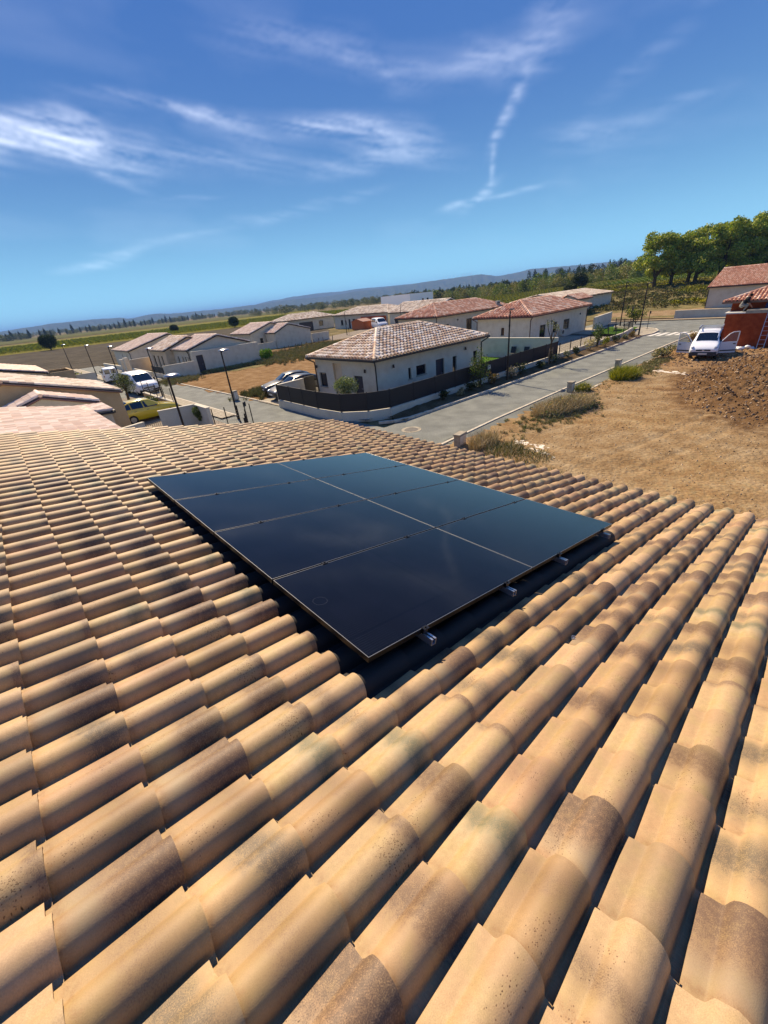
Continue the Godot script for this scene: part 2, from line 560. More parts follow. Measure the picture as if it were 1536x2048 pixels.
func build_our_house() -> void:
	var a := deg_to_rad(SLOPE)
	var basis_ := Basis(Vector3(cos(a), -sin(a), 0), Vector3(sin(a), cos(a), 0), Vector3(0, 0, 1))
	var panel0 := Vector3(0.8911, 4.5066, -1.3129)
	roof_frame = Transform3D(basis_, panel0 - basis_.y * PANEL_Y)
	var house := thing("villa", "villa under a sand coloured clay tile roof that carries eight black solar panels", "house")
	var walls := Shape.new()
	walls.box(Vector3(-9.0, 0, -10.1), Vector3(6.45, 2.78, 4.0))
	part(house, "wall", walls, M.wall_cream)
	var deck := Shape.new()
	deck.box(Vector3(-4.2, -0.10, -9.12), Vector3(6.2, -0.022, 3.5))
	var roof := part(house, "tiled_roof", deck, paint(rgb(70, 52, 40), 0.95))
	roof.transform = roof_frame
	# materials of the tiles
	var n_kinds := 18
	var nrm := relief(256, 41, 0.22, 1.2, 3)
	var mats: Array[StandardMaterial3D] = []
	for k in n_kinds:
		var tone := 0.81 + 0.05 * sin(k * 2.4)
		var m := paint(Color(tone, tone * 0.995, tone * (0.965 + 0.02 * cos(k * 1.7))), 0.6, 0.0, 0.4)
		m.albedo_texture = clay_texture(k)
		m.normal_enabled = true
		m.normal_texture = nrm
		m.normal_scale = 0.3
		mats.push_back(m)
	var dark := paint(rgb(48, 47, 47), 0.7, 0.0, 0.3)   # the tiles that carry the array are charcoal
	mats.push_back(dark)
	var near_meshes := []
	for w in 3:
		var s := Shape.new()
		tile_shape(s, Transform3D.IDENTITY, 5, true, [0.0, 0.0015, -0.0015][w])
		near_meshes.push_back(s)
	var mesh_of := {}
	var r := rnd(2024)
	var spots := []
	var inv := cam.transform.affine_inverse()
	for j in range(-15, 35):
		for k in range(-8, 20):
			var u := -0.040 + TILE_P * k
			var v := 0.975 + TILE_W * j
			var mid := roof_frame * Vector3(u - 0.17, 0.07, -v)
			var c := inv * mid
			var seen := false
			if c.z < -0.05:
				var px := c.x / -c.z * 407.7
				var py := c.y / -c.z * 407.7
				seen = absf(px) < 420.0 and absf(py) < 545.0
				# behind the panels only a little shows
				if u > 0.4 and u < 3.3 and v > 0.35 and v < 4.0: seen = false
			spots.push_back([c.length() if seen else 1000.0 + c.length(), u, v, k, j])
	spots.sort_custom(func(p, q): return p[0] < q[0])
	var rest: Array[Shape] = []
	for k in n_kinds + 1: rest.push_back(Shape.new())
	for i in spots.size():
		var q: Array = spots[i]
		var kind := r.randi_range(0, n_kinds - 1)
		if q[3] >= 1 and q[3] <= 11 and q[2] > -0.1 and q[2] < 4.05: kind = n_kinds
		var wig := Basis(Vector3.UP, r.randfn(0.0, 0.006)) * Basis(Vector3.RIGHT, r.randfn(0.0, 0.008)) * Basis(Vector3.BACK, r.randfn(0.0, 0.003))
		var t := Transform3D(wig, Vector3(q[1] + r.randfn(0.0, 0.003), r.randf_range(0.0, 0.002), -q[2] + r.randfn(0.0, 0.0015)))
		if i < 300:
			var w := r.randi_range(0, 2)
			var key := kind * 3 + w
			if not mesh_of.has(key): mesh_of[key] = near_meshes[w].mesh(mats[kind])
			var o := MeshInstance3D.new()
			o.name = "tile" if i == 0 else "tile_%03d" % i
			o.mesh = mesh_of[key]
			o.transform = t
			roof.add_child(o)
		else:
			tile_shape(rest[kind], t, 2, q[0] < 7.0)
	var am := ArrayMesh.new()
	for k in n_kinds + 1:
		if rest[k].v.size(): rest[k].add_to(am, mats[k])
	var o := MeshInstance3D.new()
	o.name = "further_tiles"
	o.mesh = am
	o.set_meta("kind", "stuff")
	roof.add_child(o)
	# fascia under the far rake, gutter along the eave
	var rake := Shape.new()
	rake.box(Vector3(-4.0, -0.16, -9.16), Vector3(6.2, -0.012, -9.125))
	part(roof, "rake_board", rake, M.wall_cream)
	var g := Shape.new()
	var rows := []
	for e in 2:
		var z := -9.2 if e == 0 else 3.4
		var row := []
		for k in 9:
			var b := PI * (0.02 + 0.96 * k / 8.0)
			row.push_back(roof_frame.basis.inverse() * Vector3(-cos(b) * 0.072, -sin(b) * 0.065, 0) + Vector3(EAVE_U + 0.035, -0.035, z))
		rows.push_back(row)
	g.grid(rows)
	var lip := roof_frame.basis.inverse() * Vector3(0.075, 0.002, 0) + Vector3(EAVE_U + 0.035, -0.035, 0)
	g.tube(lip + Vector3(0, 0, -9.2), lip + Vector3(0, 0, 3.4), 0.011, 0.011, 8)
	part(house, "gutter", g, paint(rgb(172, 182, 196), 0.3, 0.85)).transform = roof_frame
	# a loose metal clip lies in a channel of the tiles
	var clip := Shape.new()
	clip.box(Vector3(-0.02, 0, -0.012), Vector3(0.02, 0.004, 0.012))
	clip.box(Vector3(-0.02, 0.004, -0.012), Vector3(-0.016, 0.016, 0.012))
	clip.box(Vector3(0.008, 0.004, -0.012), Vector3(0.012, 0.02, 0.012))
	clip.tube(Vector3(0, 0.004, 0), Vector3(0, 0.014, 0), 0.006, 0.006, 8)
	var c := put("metal_clip", clip, M.steel, "small bright metal clip lying in a channel between the clay tiles", "clip")
	c.transform = Transform3D(roof_frame.basis * Basis(Vector3.UP, 0.6), on_roof(1.40, 0.030, -0.545))

# ---------------------------------------------------------------- solar panels
const PAN_L := 1.776
const PAN_S := 1.038
const PAN_G := 0.0183

func cell_texture(marked: bool) -> ImageTexture:
	# black half-cut cells: 20 along the panel and 6 across, thin fingers and wires
	var w := 1024
	var h := 600
	var im := Image.create(w, h, false, Image.FORMAT_RGB8)
	im.fill(rgb(9, 10, 15))
	var r := rnd(55)
	var cw := w / 20.2
	var ch := h / 6.06
	for a in 20:
		for b in 6:
			var k := r.randf_range(0.75, 1.25)
			im.fill_rect(Rect2i(int(a * cw + 3 + (3 if a > 9 else 0)), int(b * ch + 2), int(cw - 2), int(ch - 3)), Color(0.034 * k, 0.038 * k, 0.060 * k))
	for i in range(0, w, 4): im.fill_rect(Rect2i(i, 0, 1, h), rgb(19, 20, 26))
	for j in 60: im.fill_rect(Rect2i(0, int((j + 0.5) * h / 60.0), w, 1), rgb(34, 35, 41))
	for a in 21: im.fill_rect(Rect2i(int(a * cw + (3 if a > 10 else 0)), 0, 2, h), rgb(9, 10, 14))
	im.fill_rect(Rect2i(w / 2 - 4, 0, 7, h), rgb(8, 9, 12))
	for b in 7: im.fill_rect(Rect2i(0, int(b * ch), w, 2), rgb(9, 10, 14))
	if marked:   # the ring that a suction cup left in the dust
		for k in 700:
			var q := TAU * k / 700.0
			var at := Vector2(62, 242) + Vector2(cos(q), sin(q)) * 27.0
			if r.randf() < 0.8: im.set_pixel(int(at.x), int(at.y), rgb(56, 57, 62))
	im.generate_mipmaps()
	return ImageTexture.create_from_image(im)

func build_panels() -> void:
	var glass := paint(Color(1, 1, 1), 0.07, 0.0, 0.34)
	glass.albedo_texture = cell_texture(false)
	var glass2 := glass.duplicate() as StandardMaterial3D
	glass2.albedo_texture = cell_texture(true)
	var black := paint(rgb(20, 20, 22), 0.35, 0.6)
	var lip_metal := paint(rgb(150, 149, 144), 0.36, 0.85)
	var black_clamp := paint(rgb(52, 52, 54), 0.35, 0.8)
	var proto: Node3D = null
	for col in 2:
		for row in 4:
			var side := "on the upslope side" if col == 0 else "on the eave side"
			var label := ""
			if row == 0: label = ("black solar panel %s, in the row with the open rail ends" if col == 0 else "black solar panel %s, in the row with the open rail ends") % side
			elif row == 3: label = "black solar panel %s, in the fourth row from the open rail ends" % side
			elif row == 1: label = "black solar panel %s, in the second row from the open rail ends" % side
			else: label = "black solar panel %s, in the third row from the open rail ends" % side
			if row == 0 and col == 0: label = "black solar panel with a faint ring mark on its glass, upslope corner of the array"
			var p: Node3D
			if proto == null:
				p = thing("solar_panel", label, "solar panel", Vector3.ZERO, 0.0, "solar panels on the tiled roof")
				proto = p
				var fr := Shape.new()
				var lp := Shape.new()
				var g := Shape.new()
				var t := 0.010
				# frame bars below the lip, black; lip on top, bare metal edge
				for e in [[0.0, t, 0.0, PAN_S], [PAN_L - t, PAN_L, 0.0, PAN_S], [t, PAN_L - t, 0.0, t], [t, PAN_L - t, PAN_S - t, PAN_S]]:
					fr.box(Vector3(e[0], -0.035, -e[3]), Vector3(e[1], -0.0016, -e[2]))
				t = 0.0042
				for e in [[0.0, t, 0.0, PAN_S], [PAN_L - t, PAN_L, 0.0, PAN_S], [t, PAN_L - t, 0.0, t], [t, PAN_L - t, PAN_S - t, PAN_S]]:
					lp.bevel_box(Vector3(e[0], -0.0016, -e[3]), Vector3(e[1], 0.0, -e[2]), 0.0008)
				g.quad(Vector3(0.0042, -0.001, -0.0042), Vector3(PAN_L - 0.0042, -0.001, -0.0042), Vector3(PAN_L - 0.0042, -0.001, -PAN_S + 0.0042), Vector3(0.0042, -0.001, -PAN_S + 0.0042), Vector2(0, 1), Vector2(1, 0))
				part(p, "frame", fr, black)
				part(p, "frame_lip", lp, lip_metal)
				part(p, "glass", g, glass)
				var bk := Shape.new()
				bk.box(Vector3(0.01, -0.008, -PAN_S + 0.01), Vector3(PAN_L - 0.01, -0.002, -0.01))
				part(p, "back_sheet", bk, black)
			else:
				p = copy_of(proto, label)
			p.transform = Transform3D(roof_frame.basis, on_roof(col * (PAN_L + 0.006), PANEL_Y, row * (PAN_S + PAN_G)))
	var gg := proto.get_node("glass") as MeshInstance3D
	gg.set_surface_override_material(0, glass2)
	gg.set_meta("label", "black glass with the faint ring of a suction cup")
	# rails that run under the panels, with clamps at the seams
	var us := [0.445, 1.37, 2.25, 3.28]
	var span := 4.0 * PAN_S + 3.0 * PAN_G
	var names := ["nearest the upslope edge", "second from the upslope edge", "third from the upslope edge", "nearest the eave"]
	for i in 4:
		var rail := thing("mounting_rail", "aluminium mounting rail under the solar panels, %s" % names[i], "rail", Vector3.ZERO, 0.0, "rails under the solar panels")
		rail.transform = Transform3D(roof_frame.basis, on_roof(us[i], PANEL_Y - 0.0352, 0.0))
		var s := Shape.new()
		# hollow profile: four walls, open end
		var z0 := -(span + 0.075)
		var z1 := 0.085
		for e in [[-0.020, -0.017, -0.042, 0.0], [0.017, 0.020, -0.042, 0.0], [-0.017, 0.017, -0.042, -0.039], [-0.017, -0.006, -0.003, 0.0], [0.006, 0.017, -0.003, 0.0]]:
			s.box(Vector3(e[0], e[2], z0), Vector3(e[1], e[3], z1))
		part(rail, "profile", s, M.steel)
		for k in 4:   # roof hooks
			var hk := Shape.new()
			var z := -0.35 - k * 1.15
			hk.box(Vector3(-0.015, -0.10, z - 0.02), Vector3(0.015, -0.042, z + 0.02))
			hk.box(Vector3(-0.12, -0.105, z - 0.02), Vector3(0.015, -0.10, z + 0.02))
			part(rail, "roof_hook", hk, M.steel)
		for k in 5:
			var cl := Shape.new()
			var z := -k * (PAN_S + PAN_G) + PAN_G * 0.5
			var half := 0.017
			if k == 0: z = 0.010
			if k == 4: z = -span - 0.010
			cl.bevel_box(Vector3(-0.022, 0.0355, z - half), Vector3(0.022, 0.0395, z + half), 0.0012)
			cl.box(Vector3(-0.02, 0.0, z - 0.006), Vector3(0.02, 0.0355, z + 0.006))
			cl.tube(Vector3(0, 0.0395, z), Vector3(0, 0.0475, z), 0.0075, 0.0065, 8)
			part(rail, "clamp", cl, black_clamp)

# ---------------------------------------------------------------- land, roads, the bare plot
func land(x: float, z: float) -> float:
	# flat round the estate, rising gently beyond it on the side of the plane trees
	var rise := clampf(x - 72.0, 0.0, 330.0) * 0.022 * smoothstep(-170.0, -55.0, z)
	return rise

func sheet(corners: Array, lift: float, cells := 10, tint := Color(1, 1, 1), jag := 0.0, seed_ := 1) -> Shape:
	# a sheet over four corners (x, z), counter-clockwise from above, that follows the land
	var s := Shape.new()
	s.col = tint
	var rows := []
	var f := noise(seed_, 0.35, 2)
	for j in cells + 1:
		var row := []
		for i in cells + 1:
			var a: Vector2 = corners[0].lerp(corners[1], float(i) / cells)
			var b: Vector2 = corners[3].lerp(corners[2], float(i) / cells)
			var p := a.lerp(b, float(j) / cells)
			if jag > 0.0 and (i == 0 or j == 0 or i == cells or j == cells):
				p += Vector2(f.get_noise_2d(p.x * 3.0, p.y * 3.0), f.get_noise_2d(p.y * 3.0 + 50.0, p.x * 3.0)) * jag
			row.push_back(Vector3(p.x, land(p.x, p.y) + lift, p.y))
		rows.push_back(row)
	var turn: Vector3 = (rows[0][1] - rows[0][0]).cross(rows[1][0] - rows[0][0])
	s.grid(rows, [], turn.y < 0.0)
	return s

func build_land() -> void:
	M.meadow = spread(paint(rgb(205, 205, 205), 0.98, 0.0, 0.1), ground_texture(512, 201, [rgb(96, 92, 62), rgb(134, 122, 86), rgb(168, 150, 112)], 0.012, 0.14, 0.02, rgb(190, 180, 140), 0.4), 22.0)
	M.stubble = spread(paint(rgb(172, 172, 174), 0.98, 0.0, 0.1), ground_texture(512, 203, [rgb(92, 86, 74), rgb(114, 107, 92), rgb(136, 128, 110)], 0.01, 0.12, 0.02, rgb(196, 182, 150), 0.4), 30.0)
	M.vine_ground = spread(paint(rgb(220, 220, 220), 0.98, 0.0, 0.1), ground_texture(512, 205, [rgb(102, 102, 40), rgb(128, 124, 52), rgb(150, 142, 74)], 0.012, 0.14, 0.01, rgb(140, 130, 80), 0.4), 26.0)
	M.far_green = spread(paint(rgb(215, 215, 215), 0.98, 0.0, 0.1), ground_texture(512, 207, [rgb(78, 86, 48), rgb(104, 106, 60), rgb(130, 122, 80)], 0.016, 0.1, 0.0, rgb(140, 130, 80), 0.3), 160.0)
	M.weeds = spread(paint(rgb(220, 220, 220), 0.98, 0.0, 0.1), ground_texture(512, 209, [rgb(92, 92, 58), rgb(128, 118, 80), rgb(160, 144, 104)], 0.014, 0.16, 0.03, rgb(186, 174, 130), 0.45), 14.0)
	M.lawn = spread(paint(rgb(215, 215, 215), 0.95, 0.0, 0.1), ground_texture(256, 211, [rgb(58, 92, 30), rgb(82, 118, 38), rgb(104, 138, 52)], 0.03, 0.2, 0.0, rgb(140, 150, 80), 0.4), 3.0)
	M.gravel = spread(paint(rgb(220, 220, 220), 0.97, 0.0, 0.1), ground_texture(256, 213, [rgb(110, 100, 90), rgb(150, 140, 126), rgb(190, 180, 164)], 0.06, 0.3, 0.05, rgb(220, 212, 200), 0.5), 2.5)
	var xs := [-20000.0, -9000.0, -4000.0, -1800.0, -800.0, -350.0, -150.0, -60.0, -20.0, 20.0, 50.0, 72.0, 85.0, 100.0, 120.0, 150.0, 200.0, 260.0, 330.0, 410.0, 520.0, 800.0, 1600.0, 3600.0, 8000.0, 20000.0]
	var zs := [-20000.0, -9000.0, -4000.0, -1800.0, -900.0, -500.0, -300.0, -200.0, -170.0, -140.0, -110.0, -85.0, -55.0, -30.0, 0.0, 30.0, 80.0, 200.0, 600.0, 2000.0, 8000.0]
	var s := Shape.new()
	var rows := []
	for z in zs:
		var row := []
		for x in xs: row.push_back(Vector3(x, land(x, z) - 0.06, z))
		rows.push_back(row)
	s.grid(rows, [], true)
	struct("ground", s, M.meadow)
	struct("stubble_field", sheet([Vector2(-90, -92), Vector2(66, -92), Vector2(124, -193), Vector2(-90, -236)], 0.0, 12), M.stubble)
	struct("vineyard", sheet([Vector2(-160, -250), Vector2(124, -194), Vector2(360, -540), Vector2(-160, -390)], 0.02, 12), M.vine_ground)
	struct("far_field", sheet([Vector2(-600, -391), Vector2(361, -542), Vector2(900, -900), Vector2(-600, -1000)], 0.3, 8), M.far_green)
	struct("vineyard_beyond_houses", sheet([Vector2(84, -112), Vector2(80, -62), Vector2(330, -78), Vector2(300, -250)], 0.05, 14), M.vine_ground)
	struct("weedy_field", sheet([Vector2(71, -60), Vector2(71, -14), Vector2(160, 6), Vector2(175, -72)], 0.04, 16), M.weeds)
	struct("vineyard_by_plane_trees", sheet([Vector2(156, -70), Vector2(140, 10), Vector2(330, 40), Vector2(330, -78)], 0.10, 14), M.vine_ground)
	struct("bare_earth_verge", sheet([Vector2(70.6, -30), Vector2(70.6, -9), Vector2(84, -9), Vector2(80, -32)], 0.05, 10, Color(1.25, 1.2, 1.1), 1.0, 8), M.soil)
	# reddish building lot across the street
	struct("building_lot", sheet([Vector2(14.35, -52.4), Vector2(14.35, -28.2), Vector2(37.5, -28.2), Vector2(38.5, -56.5)], 0.03, 26, Color(0.86, 0.76, 0.66), 1.6, 5), M.soil)
	struct("rough_grass", sheet([Vector2(19, -53.4), Vector2(22, -49.8), Vector2(41, -51.5), Vector2(44, -66)], 0.045, 20, Color(1, 1, 1), 1.4, 6), M.weeds)
	struct("turned_earth", sheet([Vector2(34, -66), Vector2(36, -44), Vector2(58, -58), Vector2(62, -72)], 0.04, 16, Color(0.62, 0.55, 0.5), 1.5, 9), M.soil)
	struct("gravel_track", sheet([Vector2(49, -73.5), Vector2(48, -66), Vector2(68, -66), Vector2(66.5, -80)], 0.055, 10, Color(1, 1, 1), 0.6, 12), M.gravel)
	# gardens
	struct("garden_lawn", sheet([Vector2(29.3, -25.2), Vector2(29.3, -17.8), Vector2(35.6, -17.8), Vector2(35.6, -25.2)], 0.16, 3), M.lawn)
	struct("garden_lawn_by_corner", sheet([Vector2(52.5, -22.0), Vector2(50.5, -17.6), Vector2(57.8, -18.6), Vector2(58.6, -22.0)], 0.32, 3), M.lawn)
	struct("garden_gravel", sheet([Vector2(14.4, -27.5), Vector2(14.4, -17.9), Vector2(29.3, -17.9), Vector2(29.3, -27.5)], 0.10, 3), M.gravel)
	struct("garden_terrace", sheet([Vector2(36.2, -32), Vector2(36.2, -17.7), Vector2(50.5, -17.7), Vector2(52.4, -32)], 0.12, 3, Color(1, 1, 1)), M.concrete)
	struct("left_garden", sheet([Vector2(-2, -46), Vector2(-2, -11.2), Vector2(9.6, -11.2), Vector2(9.6, -46)], 0.02, 4), M.gravel)

func strip(pts: Array, width: float, y: float, thick: float) -> Shape:
	# a kerb along a line of points (x, z)
	var s := Shape.new()
	for i in pts.size() - 1:
		var a: Vector2 = pts[i]
		var b: Vector2 = pts[i + 1]
		var d := (b - a).normalized()
		var n := Vector2(-d.y, d.x) * width * 0.5
		var p := [a - n, b - n, b + n, a + n]
		var t := []
		var u := []
		for q in p:
			t.push_back(Vector3(q.x, y, q.y)); u.push_back(Vector3(q.x, y - thick, q.y))
		s.quad(t[3], t[2], t[1], t[0])
		for k in 4:
			var m := (k + 1) % 4
			s.quad(t[k], t[m], u[m], u[k])
	return s

func road_tint(x: float, z: float, f: FastNoiseLite) -> Color:
	# worn wheel tracks and dusty patches in the asphalt
	var g := 1.0 + f.get_noise_2d(x * 0.6, z * 2.2) * 0.12 + f.get_noise_2d(x * 3.0, z * 3.0) * 0.05
	var dust := clampf(f.get_noise_2d(x * 0.25 + 90.0, z * 0.9) * 1.4 - 0.15, 0.0, 0.6)
	return Color(g, g, g).lerp(Color(1.22 * g, 1.14 * g, 1.0 * g), dust)

func road_sheet(x0: float, x1: float, z0: float, z1: float, y: float, step := 0.8) -> Shape:
	var s := Shape.new()
	var f := noise(77, 0.25, 3)
	var rows := []
	var nx := int((x1 - x0) / step) + 1
	var nz := int((z1 - z0) / step) + 1
	for j in nz + 1:
		var row := []
		for i in nx + 1: row.push_back(Vector3(lerpf(x0, x1, float(i) / nx), y, lerpf(z0, z1, float(j) / nz)))
		rows.push_back(row)
	s.grid(rows, [], true)
	for k in s.v.size(): s.c[k] = road_tint(s.v[k].x, s.v[k].z, f)
	return s

func build_roads() -> void:
	struct("road", road_sheet(14.2, 70.2, -16.15, -12.0, 0.012), M.road)
	struct("street", road_sheet(7.6, 14.2, -92.0, -11.0, 0.012), M.road)
	struct("cross_road", road_sheet(51.5, 69.2, -27.0, -16.15, 0.012), M.road)
	struct("cross_road_end", road_sheet(56.0, 69.2, -12.0, 12.0, 0.012), M.road)
	var side := road_sheet(14.0, 56.0, -11.94, -10.66, 0.03)
	for k in side.c.size(): side.c[k] = side.c[k] * 0.86
	struct("pavement", side, M.road)
	struct("pavement_by_street", road_sheet(9.9, 10.85, -92.0, -27.5, 0.11), M.concrete)
	struct("junction_apron", sheet([Vector2(14.0, -30.2), Vector2(14.0, -26.9), Vector2(19.0, -27.2), Vector2(19.0, -30.6)], 0.06, 3), M.concrete)
	struct("kerb", strip([Vector2(13.6, -11.7), Vector2(18.2, -11.9), Vector2(26.0, -12.0), Vector2(34.0, -12.0), Vector2(45.0, -12.0), Vector2(53.3, -11.85), Vector2(57.0, -11.6), Vector2(60.5, -10.6), Vector2(64.0, -8.0)], 0.13, 0.075, 0.09), M.kerb)
	struct("kerb", strip([Vector2(24.0, -10.62), Vector2(33.4, -10.66), Vector2(44.0, -10.68), Vector2(49.5, -10.7)], 0.12, 0.07, 0.09), M.kerb)
	struct("kerb", strip([Vector2(14.6, -17.0), Vector2(15.2, -16.45), Vector2(16.2, -16.1), Vector2(24.0, -15.95), Vector2(33.0, -15.95), Vector2(42.0, -16.0), Vector2(51.5, -16.2)], 0.16, 0.14, 0.15), M.kerb)
	struct("kerb", strip([Vector2(14.15, -90.0), Vector2(14.2, -60.0), Vector2(14.1, -50.0), Vector2(14.15, -28.4)], 0.14, 0.09, 0.1), M.kerb)
	struct("kerb", strip([Vector2(10.9, -90.0), Vector2(10.9, -27.0)], 0.12, 0.12, 0.13), M.kerb)
	struct("kerb", strip([Vector2(51.6, -16.3), Vector2(53.4, -15.75), Vector2(56.0, -15.95), Vector2(58.0, -16.8), Vector2(59.6, -18.6), Vector2(60.2, -21.0), Vector2(60.2, -26.0)], 0.16, 0.12, 0.14), M.kerb)
	struct("far_kerb", strip([Vector2(67.6, -27.0), Vector2(67.9, -20.0), Vector2(68.6, -12.0), Vector2(68.9, 6.0)], 1.3, 0.12, 0.14), spread(paint(rgb(236, 214, 178), 0.95), M.road_tex, 3.0))
	# planting bed between kerb and fence
	var bed := Shape.new()
	var rows := []
	var f := noise(88, 0.7, 3)
	for j in 7:
		var row := []
		for i in 130:
			var x := lerpf(15.6, 51.5, i / 129.0)
			var z := lerpf(-17.35, -16.05, j / 6.0)
			var far_in := 1.0 - absf(j - 2.0) / 5.0
			row.push_back(Vector3(x, 0.10 + 0.16 * far_in * smoothstep(15.6, 18.0, x) + f.get_noise_2d(x * 2.0, z * 2.0) * 0.04, z))
		rows.push_back(row)
	bed.grid(rows, [], true)
	for k in bed.c.size(): bed.c[k] = Color(0.46, 0.47, 0.48)
	struct("planting_bed", bed, M.soil)
	# island at the corner of the crossing, and the crossing
	var isl := Shape.new()
	var c0 := Vector3(55.5, 0.10, -18.6)
	var rim := [Vector3(51.6, 0.1, -16.35), Vector3(53.4, 0.1, -15.8), Vector3(56.0, 0.1, -16.0), Vector3(57.9, 0.1, -16.9), Vector3(59.4, 0.1, -18.7), Vector3(60.0, 0.1, -21.0), Vector3(60.0, 0.1, -26.0), Vector3(54.0, 0.1, -26.0), Vector3(51.6, 0.1, -18.0)]
	for i in rim.size(): isl.tri(c0, rim[i], rim[(i + 1) % rim.size()])
	struct("island", isl, M.concrete)
	var bars := [[51.8, -15.55, 54.5, -15.3], [52.0, -14.8, 54.7, -14.6], [52.3, -14.0, 55.0, -13.8], [52.6, -13.3, 55.2, -13.05], [52.9, -12.45, 55.4, -12.25]]
	for b in bars:
		var s := Shape.new()
		s.quad(Vector3(b[0], 0.017, b[1] + 0.2), Vector3(b[2], 0.017, b[3] + 0.2), Vector3(b[2], 0.017, b[3] - 0.22), Vector3(b[0], 0.017, b[1] - 0.22))
		struct("crossing_bar", s, M.white_paint)
	var s2 := Shape.new()
	s2.quad(Vector3(53.2, 0.036, -11.1), Vector3(55.9, 0.036, -11.0), Vector3(55.9, 0.036, -11.42), Vector3(53.2, 0.036, -11.5))
	struct("crossing_bar", s2, M.white_paint)
	# cast iron cover in the road
	var mh := thing("manhole_cover", "round iron manhole cover in a pale ring set in the road", "manhole cover", Vector3(14.7, 0.012, -14.6))
	var ring := Shape.new()
	ring.tube(Vector3(0, 0, 0), Vector3(0, 0.010, 0), 0.52, 0.52, 28)
	part(mh, "ring", ring, M.concrete)
	var lid := Shape.new()
	lid.tube(Vector3(0, 0.010, 0), Vector3(0, 0.018, 0), 0.36, 0.355, 28)
	for k in 5: lid.box(Vector3(-0.28, 0.018, -0.22 + k * 0.1), Vector3(0.28, 0.022, -0.19 + k * 0.1))
	part(mh, "lid", lid, paint(rgb(92, 90, 86), 0.6, 0.4))

func plot_height(x: float, z: float, f: FastNoiseLite, g: FastNoiseLite) -> float:
	var h := f.get_noise_2d(x, z) * 0.05 + g.get_noise_2d(x * 3.0, z * 3.0) * 0.018
	# heap of dug earth
	var a := Vector2(x - 30.5, z + 1.6).rotated(0.20)
	var m := 1.0 - Vector2(a.x / 8.6, a.y / 5.2).length()
	if m > 0.0: h += (1.55 * pow(m, 0.8)) + (g.get_noise_2d(x * 6.0, z * 6.0) * 0.17 + f.get_noise_2d(x * 3.0, z * 3.0) * 0.18 + g.get_noise_2d(x * 17.0, z * 17.0) * 0.07) * minf(m * 4.0, 1.0)
	# second, flatter heap by the car
	var b := Vector2(x - 40.0, z + 4.0)
	var m2 := 1.0 - Vector2(b.x / 5.0, b.y / 3.0).length()
	if m2 > 0.0: h += 0.35 * m2 + g.get_noise_2d(x * 5.0, z * 5.0) * 0.12 * minf(m2 * 4.0, 1.0)
	# wheel ruts
	for k in 2:
		var line := -5.6 + k * 1.5 + sin((x - 15.0) * 0.16) * 1.2 + (x - 15.0) * 0.05
		var d := absf(z - line)
		if d < 0.5 and x > 13.0 and x < 27.0: h += (-0.03 * exp(-d * d * 30.0) + 0.018 * exp(-(d - 0.28) * (d - 0.28) * 60.0)) * smoothstep(13.0, 16.0, x)
	if x > 35.0 and x < 47.0 and z > -10.5: h += g.get_noise_2d(x * 4.0, z * 4.0) * 0.07
	return h + 0.06

var plot_a: FastNoiseLite
var plot_b: FastNoiseLite

